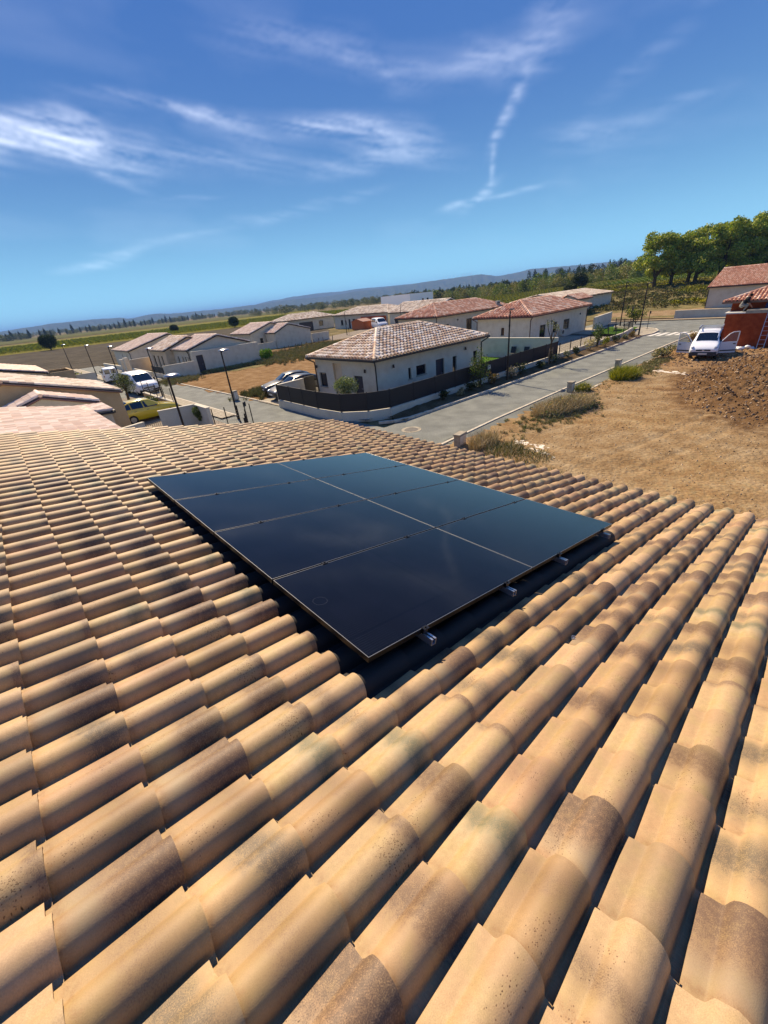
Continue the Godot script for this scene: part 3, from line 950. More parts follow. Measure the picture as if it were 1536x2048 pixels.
func build_plot() -> void:
	plot_a = noise(301, 0.22, 3)
	plot_b = noise(302, 0.5, 3)
	var tone := noise(303, 0.16, 4)
	var s := Shape.new()
	var rows := []
	var nx := 330
	var nz := 230
	for j in nz + 1:
		var row := []
		for i in nx + 1:
			var x := lerpf(7.3, 48.0, float(i) / nx)
			var z := lerpf(-10.75, 16.0, pow(float(j) / nz, 1.35))
			if j == 0: z += plot_b.get_noise_2d(x * 4.0, 3.0) * (0.5 if x < 23.0 else 0.12) - (0.5 * smoothstep(24.0, 20.0, x))
			row.push_back(Vector3(x, plot_height(x, z, plot_a, plot_b), z))
		rows.push_back(row)
	s.grid(rows, [], true)
	for k in s.v.size():
		var p := s.v[k]
		var t := tone.get_noise_2d(p.x, p.z)
		var q := Color(1.0, 0.98, 0.94).lerp(Color(1.05, 0.94, 0.82), clampf(t * 1.6 + 0.3, 0.0, 1.0))
		var a := Vector2(p.x - 30.5, p.z + 1.6).rotated(0.20)
		var m := 1.08 - Vector2(a.x / 8.8, a.y / 5.4).length() + plot_b.get_noise_2d(p.x * 1.5, p.z * 1.5) * 0.22 + tone.get_noise_2d(p.x * 9.0, p.z * 9.0) * 0.12
		q = q.lerp(Color(0.44, 0.36, 0.31), smoothstep(-0.12, 0.16, m) * 0.9)   # freshly dug, darker and redder earth
		if p.x > 33.0: q = q.lerp(Color(0.86, 0.68, 0.54), 0.5 * smoothstep(33.0, 36.0, p.x + tone.get_noise_2d(p.x * 3.0, p.z * 3.0) * 4.0))
		s.c[k] = q * (1.0 + plot_b.get_noise_2d(p.x * 7.0, p.z * 7.0) * 0.12)
	struct("bare_plot", s, M.soil)
	# loose stones and clods
	var r := rnd(404)
	var stone := Shape.new()
	stone.ball(Vector3.ZERO, Vector3(1, 0.6, 0.8), 6, 4, 0.3, r)
	var hard := Shape.new()   # broken faces, not round ones
	for k in range(0, stone.ix.size(), 3): hard.tri(stone.v[stone.ix[k]], stone.v[stone.ix[k + 2]], stone.v[stone.ix[k + 1]])
	stone = hard
	var xf: Array[Transform3D] = []
	var cols: Array[Color] = []
	for i in 26000:
		var x: float
		var z: float
		var size := 0.010 + 0.035 * pow(r.randf(), 4.0)
		if i < 14000:
			x = r.randf_range(8.0, 46.0)
			z = r.randf_range(-10.6, 6.0)
		else:
			var b := r.randf() * TAU
			var m := sqrt(r.randf())
			var q := Vector2(cos(b) * 8.7 * m, sin(b) * 5.3 * m).rotated(-0.20)
			x = 30.5 + q.x; z = -1.6 + q.y
			size = 0.015 + 0.07 * pow(r.randf(), 3.0)
		if i > 24500:
			x = r.randf_range(35.0, 46.0); z = r.randf_range(-10.0, -3.0); size = 0.03 + 0.08 * pow(r.randf(), 2.0)
		var y := plot_height(x, z, plot_a, plot_b)
		xf.push_back(Transform3D(Basis.from_euler(Vector3(r.randf_range(-0.4, 0.4), r.randf() * TAU, r.randf_range(-0.4, 0.4))).scaled(Vector3.ONE * size), Vector3(x, y + size * 0.15, z)))
		var w := r.randf()
		cols.push_back(lin(104, 82, 62).lerp(lin(196, 172, 140), w * w * w) if i >= 14000 else lin(146, 118, 86).lerp(lin(200, 180, 148), w * w))
	scatter("loose_stones", stone, tinted(0.95, 0.15), xf, cols, "loose stones and clods scattered over the bare earth plot", "stones")
	# splashes of builder's lime
	var lime := paint(rgb(214, 204, 186), 0.95)
	for q in [[15.7, -8.9, 0.5, 0.22, "small white lime splash on the bare plot beside the dry grass"], [15.65, -8.0, 0.95, 0.2, "long white lime splash on the bare plot, broader of two side by side"], [15.0, -7.5, 1.1, 0.2, "long white lime splash on the bare plot, closest to the villa roof"], [32.8, -8.0, 2.6, 0.42, "wide white lime splash on the plot in front of the white car"]]:
		var t := Shape.new()
		var rl := rnd(int(q[0] * 100.0 - q[1] * 10.0))
		for m in 26:   # broken into flakes and dust, thinning out to the ends
			var off := Vector2(rl.randfn(0.0, q[3] * 0.45), rl.randfn(0.0, q[2] * 0.34)).rotated(0.25)
			var c := Vector3(q[0] + off.x, 0, q[1] + off.y)
			var size: float = q[3] * rl.randf_range(0.10, 0.42)
			c.y = plot_height(c.x, c.z, plot_a, plot_b) + 0.008
			var rim := []
			for k in 9:
				var e := TAU * k / 9.0
				var p := c + Vector3(cos(e), 0, sin(e) * 1.5) * size * rl.randf_range(0.5, 1.1)
				p.y = plot_height(p.x, p.z, plot_a, plot_b) + 0.004
				rim.push_back(p)
			for k in 9: t.tri(c, rim[(k + 1) % 9], rim[k])
		put("lime_splash", t, lime, q[4], "lime", Vector3.ZERO, 0.0, "lime splashes on the plot", "stuff")

func scatter(called: String, s: Shape, material: Material, xf: Array[Transform3D], cols: Array[Color], label: String, category: String) -> MultiMeshInstance3D:
	var mm := MultiMesh.new()
	mm.transform_format = MultiMesh.TRANSFORM_3D
	mm.use_colors = cols.size() > 0
	mm.mesh = s.mesh(material)
	mm.instance_count = xf.size()
	for i in xf.size():
		mm.set_instance_transform(i, xf[i])
		if cols.size(): mm.set_instance_color(i, cols[i])
	var o := MultiMeshInstance3D.new()
	o.name = numbered(called)
	o.multimesh = mm
	add_child(o)
	tag(o, label, category, "", "stuff")
	return o

# ---------------------------------------------------------------- houses
const TILE_TINTS := {
	"sand": [[228, 206, 178], [216, 190, 160], [236, 220, 198], [196, 168, 142], [240, 228, 210]],
	"red": [[206, 158, 130], [194, 144, 118], [218, 178, 150], [184, 138, 114], [220, 192, 168]],
	"pink": [[224, 200, 180], [216, 190, 170], [230, 210, 192], [206, 180, 160], [234, 218, 200]],
	"grey": [[218, 202, 178], [204, 184, 160], [228, 214, 192], [184, 164, 144], [232, 220, 202]],
}

func tile_field(s: Shape, origin: Vector3, e: Vector3, up: Vector3, width: float, length: Callable, tints: Array, r: RandomNumberGenerator, pitch := 0.235, course := 0.335, seg := 4, step := 1.0) -> void:
	# rolls of clay tile on one roof plane: e runs along the eave, up climbs the slope; length(a) = [from, to] up the slope at a along the eave
	var n := e.cross(up).normalized()
	if n.y < 0.0: n = -n
	var flip := e.cross(up).y > 0.0
	var count := int(width / pitch)
	var w := width / count
	for i in count:
		var a := (i + 0.5) * w
		var span: Array = length.call(a)
		var from: float = span[0]
		var to: float = span[1]
		if to - from < 0.08: continue
		var m := maxi(1, int(round((to - from) / course)))
		for j in m:
			var t0 := lerpf(from, to, float(j) / m)
			var t1 := lerpf(from, to, float(j + 1) / m) + 0.01
			var q: Array = tints[r.randi_range(0, tints.size() - 1)]
			var g := r.randf_range(0.95, 1.05)
			s.col = lin(q[0] * g, q[1] * g, q[2] * g)
			var base := origin + e * a
			var i0 := s.v.size()
			for k in seg + 1:
				var b := PI * k / seg
				var off := e * (-cos(b) * w * 0.37)
				var hi := sin(b) * w * 0.46
				var nn := (e * -cos(b) + n * sin(b)).normalized()
				s.vert(base + up * t0 + off * (1.0 + 0.10 * step) + n * (hi * (1.0 + 0.18 * step) + 0.026 * step), nn)
				s.vert(base + up * t1 + off * (1.0 - 0.10 * step) + n * hi * (1.0 - 0.15 * step), nn)
			for k in seg:
				var p := i0 + 2 * k
				if flip: s.ix.append_array(PackedInt32Array([p, p + 1, p + 2, p + 1, p + 3, p + 2]))
				else: s.ix.append_array(PackedInt32Array([p, p + 2, p + 1, p + 1, p + 2, p + 3]))
	# the channels between the rolls: each as long as its strip
	s.col = lin(tints[1][0], tints[1][1], tints[1][2])
	for i in count:
		var sp0: Array = length.call(i * w)
		var sp1: Array = length.call((i + 1) * w)
		var p0 := origin + e * (i * w)
		var p1 := origin + e * ((i + 1) * w)
		var c := [p0 + up * sp0[0], p1 + up * sp1[0], p1 + up * maxf(sp1[1], sp1[0] + 0.01), p0 + up * maxf(sp0[1], sp0[0] + 0.01)]
		if flip: s.quad(c[0], c[1], c[2], c[3])
		else: s.quad(c[1], c[0], c[3], c[2])

func caps_along(s: Shape, a: Vector3, b: Vector3, tints: Array, r: RandomNumberGenerator, rad := 0.11) -> void:
	var n := maxi(1, int(a.distance_to(b) / 0.36))
	for k in n:
		var q: Array = tints[r.randi_range(0, tints.size() - 1)]
		s.col = lin(q[0] * 1.04, q[1] * 1.04, q[2] * 1.04)
		s.tube(a.lerp(b, float(k) / n), a.lerp(b, (k + 1.08) / n), rad, rad * 0.86, 8)

func wall_face(s: Shape, a: Vector3, b: Vector3, y0: float, y1: float, holes: Array) -> void:
	# one outer wall face from a to b (seen from outside, left to right), with openings [from left, sill, width, height]
	var d := (b - a).normalized()
	var len := a.distance_to(b)
	var xs := [0.0, len]
	var ys := [y0, y1]
	for q in holes:
		xs.append(q[0]); xs.append(q[0] + q[2]); ys.append(q[1]); ys.append(q[1] + q[3])
	xs.sort(); ys.sort()
	for i in xs.size() - 1:
		if xs[i + 1] - xs[i] < 1e-4: continue
		for j in ys.size() - 1:
			if ys[j + 1] - ys[j] < 1e-4: continue
			var cx: float = (xs[i] + xs[i + 1]) * 0.5
			var cy: float = (ys[j] + ys[j + 1]) * 0.5
			var hole := false
			for q in holes:
				if cx > q[0] and cx < q[0] + q[2] and cy > q[1] and cy < q[1] + q[3]: hole = true
			if hole: continue
			s.quad(a + d * xs[i] + Vector3.UP * ys[j], a + d * xs[i + 1] + Vector3.UP * ys[j], a + d * xs[i + 1] + Vector3.UP * ys[j + 1], a + d * xs[i] + Vector3.UP * ys[j + 1])

func opening(parent: Node3D, a: Vector3, d: Vector3, q: Array, wm: Material, depth := 0.13) -> void:
	# window or door set back in its opening: frame with pane(s), or a closed leaf
	var inward := Vector3(d.z, 0, -d.x)
	var kind: String = q[4]
	var t := Transform3D(Basis(d, Vector3.UP, -inward), a + d * q[0] + Vector3.UP * q[1] + inward * depth)
	var w: float = q[2]
	var h: float = q[3]
	var rev := Shape.new()
	var p := [Vector3.ZERO, Vector3(w, 0, 0), Vector3(w, h, 0), Vector3(0, h, 0)]
	for k in 4:
		var m := (k + 1) % 4
		rev.quad(t * (p[k] + Vector3(0, 0, depth)), t * (p[m] + Vector3(0, 0, depth)), t * (p[m] - Vector3(0, 0, 0.04)), t * (p[k] - Vector3(0, 0, 0.04)))
	if kind == "niche":
		var nb := Shape.new()
		nb.box(Vector3(0, 0, -0.03), Vector3(w, h, -0.01), t)
		part(part(parent, "porch_niche", nb, M.wall_cream), "reveal", rev, M.wall_cream)
		return
	var f := Shape.new()
	var fw := 0.06
	f.box(Vector3(0, 0, -0.03), Vector3(fw, h, 0.03), t); f.box(Vector3(w - fw, 0, -0.03), Vector3(w, h, 0.03), t)
	f.box(Vector3(fw, 0, -0.03), Vector3(w - fw, fw, 0.03), t); f.box(Vector3(fw, h - fw, -0.03), Vector3(w - fw, h, 0.03), t)
	if kind == "window2": f.box(Vector3(w * 0.5 - 0.04, fw, -0.03), Vector3(w * 0.5 + 0.04, h - fw, 0.03), t)
	var o := part(parent, "door" if kind == "door" else "window", f, M.dark_frame)
	part(o, "reveal", rev, wm)
	var g := Shape.new()
	g.box(Vector3(fw, fw, -0.012), Vector3(w - fw, h - fw, 0.008), t)
	part(o, "leaf" if kind == "door" else "pane", g, M.shutter if kind in ["door", "shutter"] else M.glass_dark)
	if kind == "door":
		var k := Shape.new()
		k.tube(t * Vector3(w - 0.16, 1.0, 0.0), t * Vector3(w - 0.16, 1.0, 0.06), 0.012, 0.012, 6)
		k.tube(t * Vector3(w - 0.16, 1.0, 0.055), t * Vector3(w - 0.28, 1.0, 0.055), 0.011, 0.011, 6)
		part(o, "handle", k, M.steel)
	elif kind != "door" and q[1] > 0.5:
		var sill := Shape.new()
		sill.box(Vector3(-0.05, -0.05, 0.0), Vector3(w + 0.05, -0.002, depth + 0.05), t)
		part(o, "sill", sill, M.concrete)

func house(called: String, label: String, cat: String, p: Dictionary) -> Node3D:
	# p: x0, x1, z0, z1 (eave lines), eave, rise, roof ("hip", "gable_z", "gable_x", "flat"), over, tints, walls, holes {side: []}, ridge offset
	var cx: float = (p.x0 + p.x1) * 0.5
	var cz: float = (p.z0 + p.z1) * 0.5
	var o := thing(called, label, cat, Vector3(cx, p.get("y", 0.0), cz), p.get("turn", 0.0))
	var hx: float = (p.x1 - p.x0) * 0.5
	var hz: float = (p.z1 - p.z0) * 0.5
	var over: float = p.get("over", 0.35)
	var eave: float = p.eave
	var rise: float = p.get("rise", 1.3)
	var kind: String = p.get("roof", "hip")
	var r := rnd(int(p.x0 * 13.0 - p.z0 * 7.0))
	var tints: Array = TILE_TINTS[p.get("tints", "sand")]
	var wm: Material = p.get("wall", M.wall)
	var wx := hx - over
	var wz := hz - over
	var top := eave - 0.02
	var s := Shape.new()
	var holes: Dictionary = p.get("holes", {})
	# faces seen from outside, left to right
	var faces := {"-x": [Vector3(-wx, 0, -wz), Vector3(-wx, 0, wz)], "+z": [Vector3(-wx, 0, wz), Vector3(wx, 0, wz)], "+x": [Vector3(wx, 0, wz), Vector3(wx, 0, -wz)], "-z": [Vector3(wx, 0, -wz), Vector3(-wx, 0, -wz)]}
	for side in faces:
		wall_face(s, faces[side][0], faces[side][1], -0.4, top, holes.get(side, []))
	var rx: float = p.get("ridge", 0.0)   # offset of the ridge of a gable
	if kind == "gable_z":
		var hh := rise * wx / hx
		for e in [-1.0, 1.0]:
			var z: float = wz * e
			var tri := [Vector3(-wx, top, z), Vector3(wx, top, z), Vector3(rx, top + hh, z)]
			if e > 0.0: s.tri(tri[0], tri[1], tri[2])
			else: s.tri(tri[1], tri[0], tri[2])
	elif kind == "gable_x":
		var hh := rise * wz / hz
		for e in [-1.0, 1.0]:
			var x: float = wx * e
			var tri := [Vector3(x, top, wz), Vector3(x, top, -wz), Vector3(x, top + hh, rx)]
			if e > 0.0: s.tri(tri[0], tri[1], tri[2])
			else: s.tri(tri[1], tri[0], tri[2])
	elif kind == "flat":
		s.quad(Vector3(-wx, top - 0.25, wz), Vector3(wx, top - 0.25, wz), Vector3(wx, top - 0.25, -wz), Vector3(-wx, top - 0.25, -wz))
		s.box(Vector3(-wx, top, -wz), Vector3(wx, top + 0.06, -wz + 0.2)); s.box(Vector3(-wx, top, wz - 0.2), Vector3(wx, top + 0.06, wz))
		s.box(Vector3(-wx, top, -wz + 0.2), Vector3(-wx + 0.2, top + 0.06, wz - 0.2)); s.box(Vector3(wx - 0.2, top, -wz + 0.2), Vector3(wx, top + 0.06, wz - 0.2))
	var base := s.v.size()
	part(o, "wall", s, wm)
	for side in holes:
		var d: Vector3 = (faces[side][1] - faces[side][0]).normalized()
		for q in holes[side]: opening(o, faces[side][0], d, q, wm)
	if kind == "flat": return o
	# roof
	var t := Shape.new()
	var cap := Shape.new()
	var pitch: float = p.get("pitch", 0.235)
	var course: float = p.get("course", 0.335)
	var seg: int = p.get("seg", 4)
	var step: float = p.get("step", 0.45)
	if kind == "hip":
		var run := minf(hx, hz)
		var up_len := sqrt(run * run + rise * rise)
		var c := run / up_len
		var sn := rise / up_len
		var sides := [[Vector3(-hx, eave, hz), Vector3(1, 0, 0), Vector3(0, sn, -c), hx * 2.0], [Vector3(hx, eave, -hz), Vector3(-1, 0, 0), Vector3(0, sn, c), hx * 2.0], [Vector3(-hx, eave, -hz), Vector3(0, 0, 1), Vector3(c, sn, 0), hz * 2.0], [Vector3(hx, eave, hz), Vector3(0, 0, -1), Vector3(-c, sn, 0), hz * 2.0]]
		for f in sides:
			var wd: float = f[3]
			tile_field(t, f[0], f[1], f[2], wd, func(a): return [0.0, minf(minf(a, wd - a), run) / c], tints, r, pitch, course, seg, step)
		var k1: Vector3
		var k2: Vector3
		if hx >= hz: k1 = Vector3(-hx + run, eave + rise, 0); k2 = Vector3(hx - run, eave + rise, 0)
		else: k1 = Vector3(0, eave + rise, hz - run); k2 = Vector3(0, eave + rise, -hz + run)
		var up := Vector3(0, 0.03, 0)
		caps_along(cap, k1 + up, k2 + up, tints, r)
		var cs := [Vector3(-hx, eave, hz), Vector3(-hx, eave, -hz), Vector3(hx, eave, hz), Vector3(hx, eave, -hz)]
		for q in cs:
			var k := k1 if q.distance_to(k1) < q.distance_to(k2) else k2
			caps_along(cap, q + up, k + up, tints, r)
		var soffit := Shape.new()
		soffit.quad(Vector3(-hx, eave - 0.03, -hz), Vector3(hx, eave - 0.03, -hz), Vector3(hx, eave - 0.03, hz), Vector3(-hx, eave - 0.03, hz))
		part(o, "soffit", soffit, M.wall)
	elif kind == "gable_z":
		var l1 := hx + rx
		var l2 := hx - rx
		var u1 := Vector3(l1, rise, 0).normalized()
		var u2 := Vector3(-l2, rise, 0).normalized()
		tile_field(t, Vector3(-hx, eave, -hz), Vector3(0, 0, 1), u1, hz * 2.0, func(a): return [0.0, sqrt(l1 * l1 + rise * rise)], tints, r, pitch, course, seg, step)
		tile_field(t, Vector3(hx, eave, hz), Vector3(0, 0, -1), u2, hz * 2.0, func(a): return [0.0, sqrt(l2 * l2 + rise * rise)], tints, r, pitch, course, seg, step)
		caps_along(cap, Vector3(rx, eave + rise + 0.03, -hz), Vector3(rx, eave + rise + 0.03, hz), tints, r)
	else:
		var l := hz
		var u1 := Vector3(0, rise, -(l - rx)).normalized()
		var u2 := Vector3(0, rise, l + rx).normalized()
		tile_field(t, Vector3(-hx, eave, hz), Vector3(1, 0, 0), u1, hx * 2.0, func(a): return [0.0, sqrt((l - rx) * (l - rx) + rise * rise)], tints, r, pitch, course, seg, step)
		tile_field(t, Vector3(hx, eave, -hz), Vector3(-1, 0, 0), u2, hx * 2.0, func(a): return [0.0, sqrt((l + rx) * (l + rx) + rise * rise)], tints, r, pitch, course, seg, step)
		caps_along(cap, Vector3(-hx, eave + rise + 0.03, rx), Vector3(hx, eave + rise + 0.03, rx), tints, r)
	var under := Shape.new()   # boards under the tiles close the roof
	var rf := part(o, "roof", t, M.roof)
	part(rf, "ridge_tiles", cap, M.roof)
	# eave boards, gutters, downpipes
	var gut := Shape.new()
	var gm: Material = p.get("gutter", M.dark_frame)
	var gh := 0.13
	if kind in ["hip", "gable_x"]:
		gut.box(Vector3(-hx - 0.06, eave - gh, hz - 0.02), Vector3(hx + 0.06, eave - 0.004, hz + 0.08)); gut.box(Vector3(-hx - 0.06, eave - gh, -hz - 0.08), Vector3(hx + 0.06, eave - 0.004, -hz + 0.02))
	if kind in ["hip", "gable_z"]:
		gut.box(Vector3(-hx - 0.08, eave - gh, -hz + 0.024), Vector3(-hx + 0.02, eave - 0.006, hz - 0.024)); gut.box(Vector3(hx - 0.02, eave - gh, -hz + 0.024), Vector3(hx + 0.08, eave - 0.006, hz - 0.024))
	part(o, "gutter", gut, gm)
	if kind == "gable_z":
		var verge := Shape.new()
		for e in [-1.0, 1.0]:
			for q in [[-hx, hx + rx], [hx, hx - rx]]:
				var a := Vector3(q[0], eave - 0.10, hz * e)
				var b := Vector3(rx, eave + rise - 0.10, hz * e)
				verge.tube(a, b, 0.055, 0.055, 4)
		part(o, "verge_board", verge, gm)
	for q in p.get("pipes", []):
		var dp := Shape.new()
		var x: float = q[0] * (wx + 0.04)
		var z: float = q[1] * (wz + 0.04)
		dp.path([Vector3(q[0] * hx, eave - gh, q[1] * hz), Vector3(x, eave - 0.42, z), Vector3(x, -0.2, z)], 0.045, 7)
		part(o, "downpipe", dp, gm)
	for q in p.get("lamps", []):   # small wall lights: side, from left, height
		var d: Vector3 = (faces[q[0]][1] - faces[q[0]][0]).normalized()
		var out := -Vector3(d.z, 0, -d.x)
		var at: Vector3 = faces[q[0]][0] + d * q[1] + Vector3.UP * q[2]
		var wl := Shape.new()
		wl.tube(at, at + out * 0.10 + Vector3.UP * 0.04, 0.02, 0.02, 6)
		wl.tube(at + out * 0.10 + Vector3.UP * 0.08, at + out * 0.10 - Vector3.UP * 0.12, 0.045, 0.07, 8)
		part(o, "wall_light", wl, M.dark_frame)
	return o

func ac_unit(parent: Node3D, at: Vector3) -> void:
	var s := Shape.new()
	s.bevel_box(at + Vector3(-0.4, 0, -0.16), at + Vector3(0.4, 0.56, 0.16), 0.02)
	var o := part(parent, "heat_pump", s, M.wall)
	var f := Shape.new()
	f.tube(at + Vector3(-0.12, 0.28, 0.16), at + Vector3(-0.12, 0.28, 0.175), 0.22, 0.22, 16)
	part(o, "fan_grille", f, M.dark_frame)

func build_estate() -> void:
	# corner house behind the dark fence
	var h := house("corner_house", "white hip roofed bungalow behind the charcoal corner fence", "house", {
		"x0": 16.85, "x1": 28.6, "z0": -26.9, "z1": -19.5, "eave": 2.92, "rise": 1.36, "roof": "hip", "over": 0.42, "tints": "sand", "seg": 5, "pitch": 0.30, "step": 0.9,
		"holes": {
			"+z": [[2.85, 1.2, 0.28, 0.72, "window"], [3.62, 1.28, 0.98, 0.64, "window"], [5.62, 0.0, 0.92, 2.0, "door"], [7.48, 0.6, 0.46, 1.34, "window"], [9.96, 0.5, 0.5, 1.46, "window"]],
			"-x": [[0.3, 0.85, 0.88, 0.98, "window"], [2.1, 0.02, 0.95, 2.5, "niche"], [4.3, 0.0, 0.9, 1.82, "door"]]},
		"pipes": [[-1, 1], [-1, -1], [1, 1]], "lamps": [["+z", 1.45, 2.3], ["+z", 8.9, 2.33], ["-x", 0.2, 2.25], ["-x", 5.6, 2.2]], "gutter": M.dark_frame})
	# next house along the road
	h = house("terracotta_house", "white bungalow with a red hip roof beyond the pale garden wall", "house", {
		"x0": 43.6, "x1": 57.9, "z0": -32.0, "z1": -24.4, "eave": 2.98, "rise": 1.42, "roof": "hip", "over": 0.4, "tints": "red", "pitch": 0.36, "course": 0.40,
		"holes": {"-x": [[3.2, 1.1, 0.42, 0.8, "window"]], "+z": [[2.1, 0.1, 1.3, 1.75, "window2"], [5.2, 0.75, 0.85, 1.13, "window"], [7.6, 0.8, 1.5, 1.1, "window2"]]},
		"pipes": [[-1, 1], [-1, -1], [1, 1]], "lamps": [["-x", 4.3, 2.15], ["+z", 11.6, 2.2], ["+z", 4.6, 2.1]], "gutter": paint(rgb(74, 46, 40), 0.5)})
	ac_unit(h, Vector3(0.3, 0.35, 3.62))
	h = house("long_house", "long white bungalow with mottled hip roof, dark gutter and rooftop air unit", "house", {
		"x0": 49.0, "x1": 68.3, "z0": -50.8, "z1": -42.2, "eave": 3.0, "rise": 1.6, "roof": "hip", "over": 0.35, "tints": "red", "pitch": 0.40, "course": 0.42,
		"holes": {"+z": [[1.6, 0.9, 1.2, 0.9, "window"], [7.0, 0.4, 1.4, 1.7, "window2"]]}, "pipes": [[-1, 1], [-1, -1]], "lamps": [["+z", 4.8, 2.2]]})
	var ac := Shape.new()
	ac.bevel_box(Vector3(6.3, 3.35, 3.3), Vector3(7.2, 3.95, 3.65), 0.02)
	var acp := part(h, "air_unit", ac, M.wall)
	var grl := Shape.new()
	grl.tube(Vector3(6.58, 3.65, 3.65), Vector3(6.58, 3.65, 3.665), 0.2, 0.2, 14); grl.tube(Vector3(6.98, 3.65, 3.65), Vector3(6.98, 3.65, 3.665), 0.14, 0.14, 14)
	part(acp, "fan_grille", grl, M.dark_frame)
	house("gable_house", "low grey roofed white house beside the flat roofed block", "house", {
		"x0": 68.0, "x1": 78.0, "z0": -72.6, "z1": -59.0, "eave": 3.0, "rise": 1.75, "roof": "gable_z", "over": 0.3, "tints": "grey", "pitch": 0.3, "course": 0.6, "seg": 3, "holes": {"-x": [[1.5, 0.9, 1.0, 1.1, "window"], [6.0, 0.9, 1.0, 1.1, "window"]]}})
	house("distant_house", "white house with a long grey tiled roof beyond the red roofed bungalow", "house", {
		"x0": 80.0, "x1": 100.0, "z0": -50.0, "z1": -38.0, "eave": 2.85, "rise": 1.0, "roof": "gable_x", "over": 0.3, "tints": "grey", "pitch": 0.3, "course": 0.6, "seg": 3})
	house("distant_annexe", "small white annexe with a red gable roof beyond the red roofed bungalow", "house", {
		"x0": 78.6, "x1": 84.4, "z0": -39.6, "z1": -35.6, "eave": 2.75, "rise": 0.75, "roof": "gable_x", "over": 0.3, "tints": "red", "pitch": 0.3, "course": 0.6, "seg": 3})
	house("flat_roofed_block", "white two storey flat roofed block rising above the tiled bungalows", "house", {
		"x0": 85.0, "x1": 94.0, "z0": -93.0, "z1": -82.0, "eave": 6.3, "roof": "flat", "over": 0.0, "wall": paint(rgb(246, 246, 242), 0.85),
		"holes": {"+z": [[4.6, 3.9, 0.7, 1.1, "window"], [6.4, 3.9, 0.8, 1.1, "window"]]}})
	# house with the orange garage
	house("garage_house", "white bungalow with grey hip roof behind the orange timber hut", "house", {
		"x0": 70.0, "x1": 80.0, "z0": -96.0, "z1": -74.8, "eave": 3.1, "rise": 1.5, "roof": "hip", "over": 0.35, "tints": "grey", "pitch": 0.3, "course": 0.6, "seg": 3,
		"holes": {"-x": [[2.7, 0.8, 0.95, 1.2, "window"], [4.6, 0.9, 0.45, 1.0, "window"], [5.9, 0.0, 0.8, 2.1, "door"], [7.6, 0.9, 1.0, 1.2, "window"]]}})
	var gm := paint(rgb(176, 84, 44), 0.85)
	var wall := Shape.new()
	wall.box(Vector3(-0.15, 0, -4.4), Vector3(0.0, 2.5, 4.4))
	wall.box(Vector3(-0.22, 2.1, -4.4), Vector3(-0.152, 2.5, 4.4))
	put("orange_garage", wall, gm, "orange clad garage front on the grey hip roofed bungalow", "garage", Vector3(70.25, 0, -80.0))
	var hut := thing("timber_hut", "small orange timber hut with a low brown roof", "hut", Vector3(67.3, 0, -81.0))
	var hb := Shape.new()
	for k in 9: hb.bevel_box(Vector3(-1.3, k * 0.19, -2.1), Vector3(1.3, k * 0.19 + 0.18, 2.1), 0.015)
	hb.tri(Vector3(-1.3, 1.71, -2.1), Vector3(-1.3, 1.71, 2.1), Vector3(-1.3, 2.3, 0))
	part(hut, "wall", hb, paint(rgb(190, 104, 58), 0.85))
	var hr := Shape.new()
	for e in [-1.0, 1.0]:
		hr.box(Vector3(-1.5, -0.03, -1.25), Vector3(1.5, 0.03, 1.25), Transform3D(Basis(Vector3.RIGHT, 0.26 * e), Vector3(0, 2.02, 1.12 * e)))
	part(hut, "roof", hr, paint(rgb(150, 108, 92), 0.8))
	house("field_edge_house", "low white hip roofed house with a dark car port at the edge of the vineyard", "house", {
		"x0": 60.6, "x1": 77.0, "z0": -112.5, "z1": -104.0, "eave": 3.0, "rise": 1.4, "roof": "hip", "over": 0.4, "tints": "grey", "pitch": 0.3, "course": 0.6, "seg": 3,
		"holes": {"+z": [[4.0, 0.0, 4.4, 2.2, "shutter"], [10.4, 0.8, 1.4, 1.3, "window"]], "-x": [[3.0, 0.8, 1.4, 1.2, "window"]]}})
	# two gabled units before it
	house("gabled_house", "white gabled house with small dark windows in its shaded gable wall", "house", {
		"x0": 35.5, "x1": 44.7, "z0": -82.0, "z1": -73.9, "eave": 2.65, "rise": 1.45, "roof": "gable_z", "over": 0.25, "tints": "pink", "seg": 3,
		"holes": {"+z": [[1.7, 0.7, 0.6, 1.0, "window"], [3.6, 0.7, 1.2, 1.0, "window2"], [5.6, 0.8, 0.9, 0.9, "window"]]}})
	house("gabled_annexe", "blank white gabled annexe joined to a low white garden wall", "house", {
		"x0": 38.3, "x1": 45.9, "z0": -73.6, "z1": -70.0, "eave": 2.45, "rise": 1.25, "roof": "gable_z", "ridge": -0.8, "over": 0.12, "tints": "pink", "seg": 3})
	garden_wall(Vector2(45.9, -70.2), Vector2(50.0, -70.4), 1.45, "low white garden wall running on from the blank gabled annexe")
	garden_wall(Vector2(32.0, -70.5), Vector2(38.3, -70.3), 1.1, "low white wall before the gabled house by the wire stakes")
	# three joined houses across the street
	house("street_house", "white street house with a gable set back behind a flat roofed front wall", "house", {
		"x0": 18.0, "x1": 26.4, "z0": -62.8, "z1": -55.2, "eave": 2.7, "rise": 1.3, "roof": "gable_z", "over": 0.2, "tints": "pink", "seg": 3,
		"holes": {"-x": [[2.7, 0.7, 0.6, 1.2, "window"], [4.4, 0.7, 0.5, 1.2, "window"], [5.4, 0.7, 0.5, 1.2, "window"], [6.4, 1.2, 0.4, 0.7, "window"]]}, "pipes": [[-1, 1]]})
	house("flat_wall_block", "blank flat topped white wall block with one dark door by the bare lot", "house", {
		"x0": 18.25, "x1": 26.95, "z0": -55.15, "z1": -54.3, "eave": 2.5, "roof": "flat", "over": 0.0, "holes": {"+z": [[0.35, 0.0, 0.85, 2.05, "door"]]}})
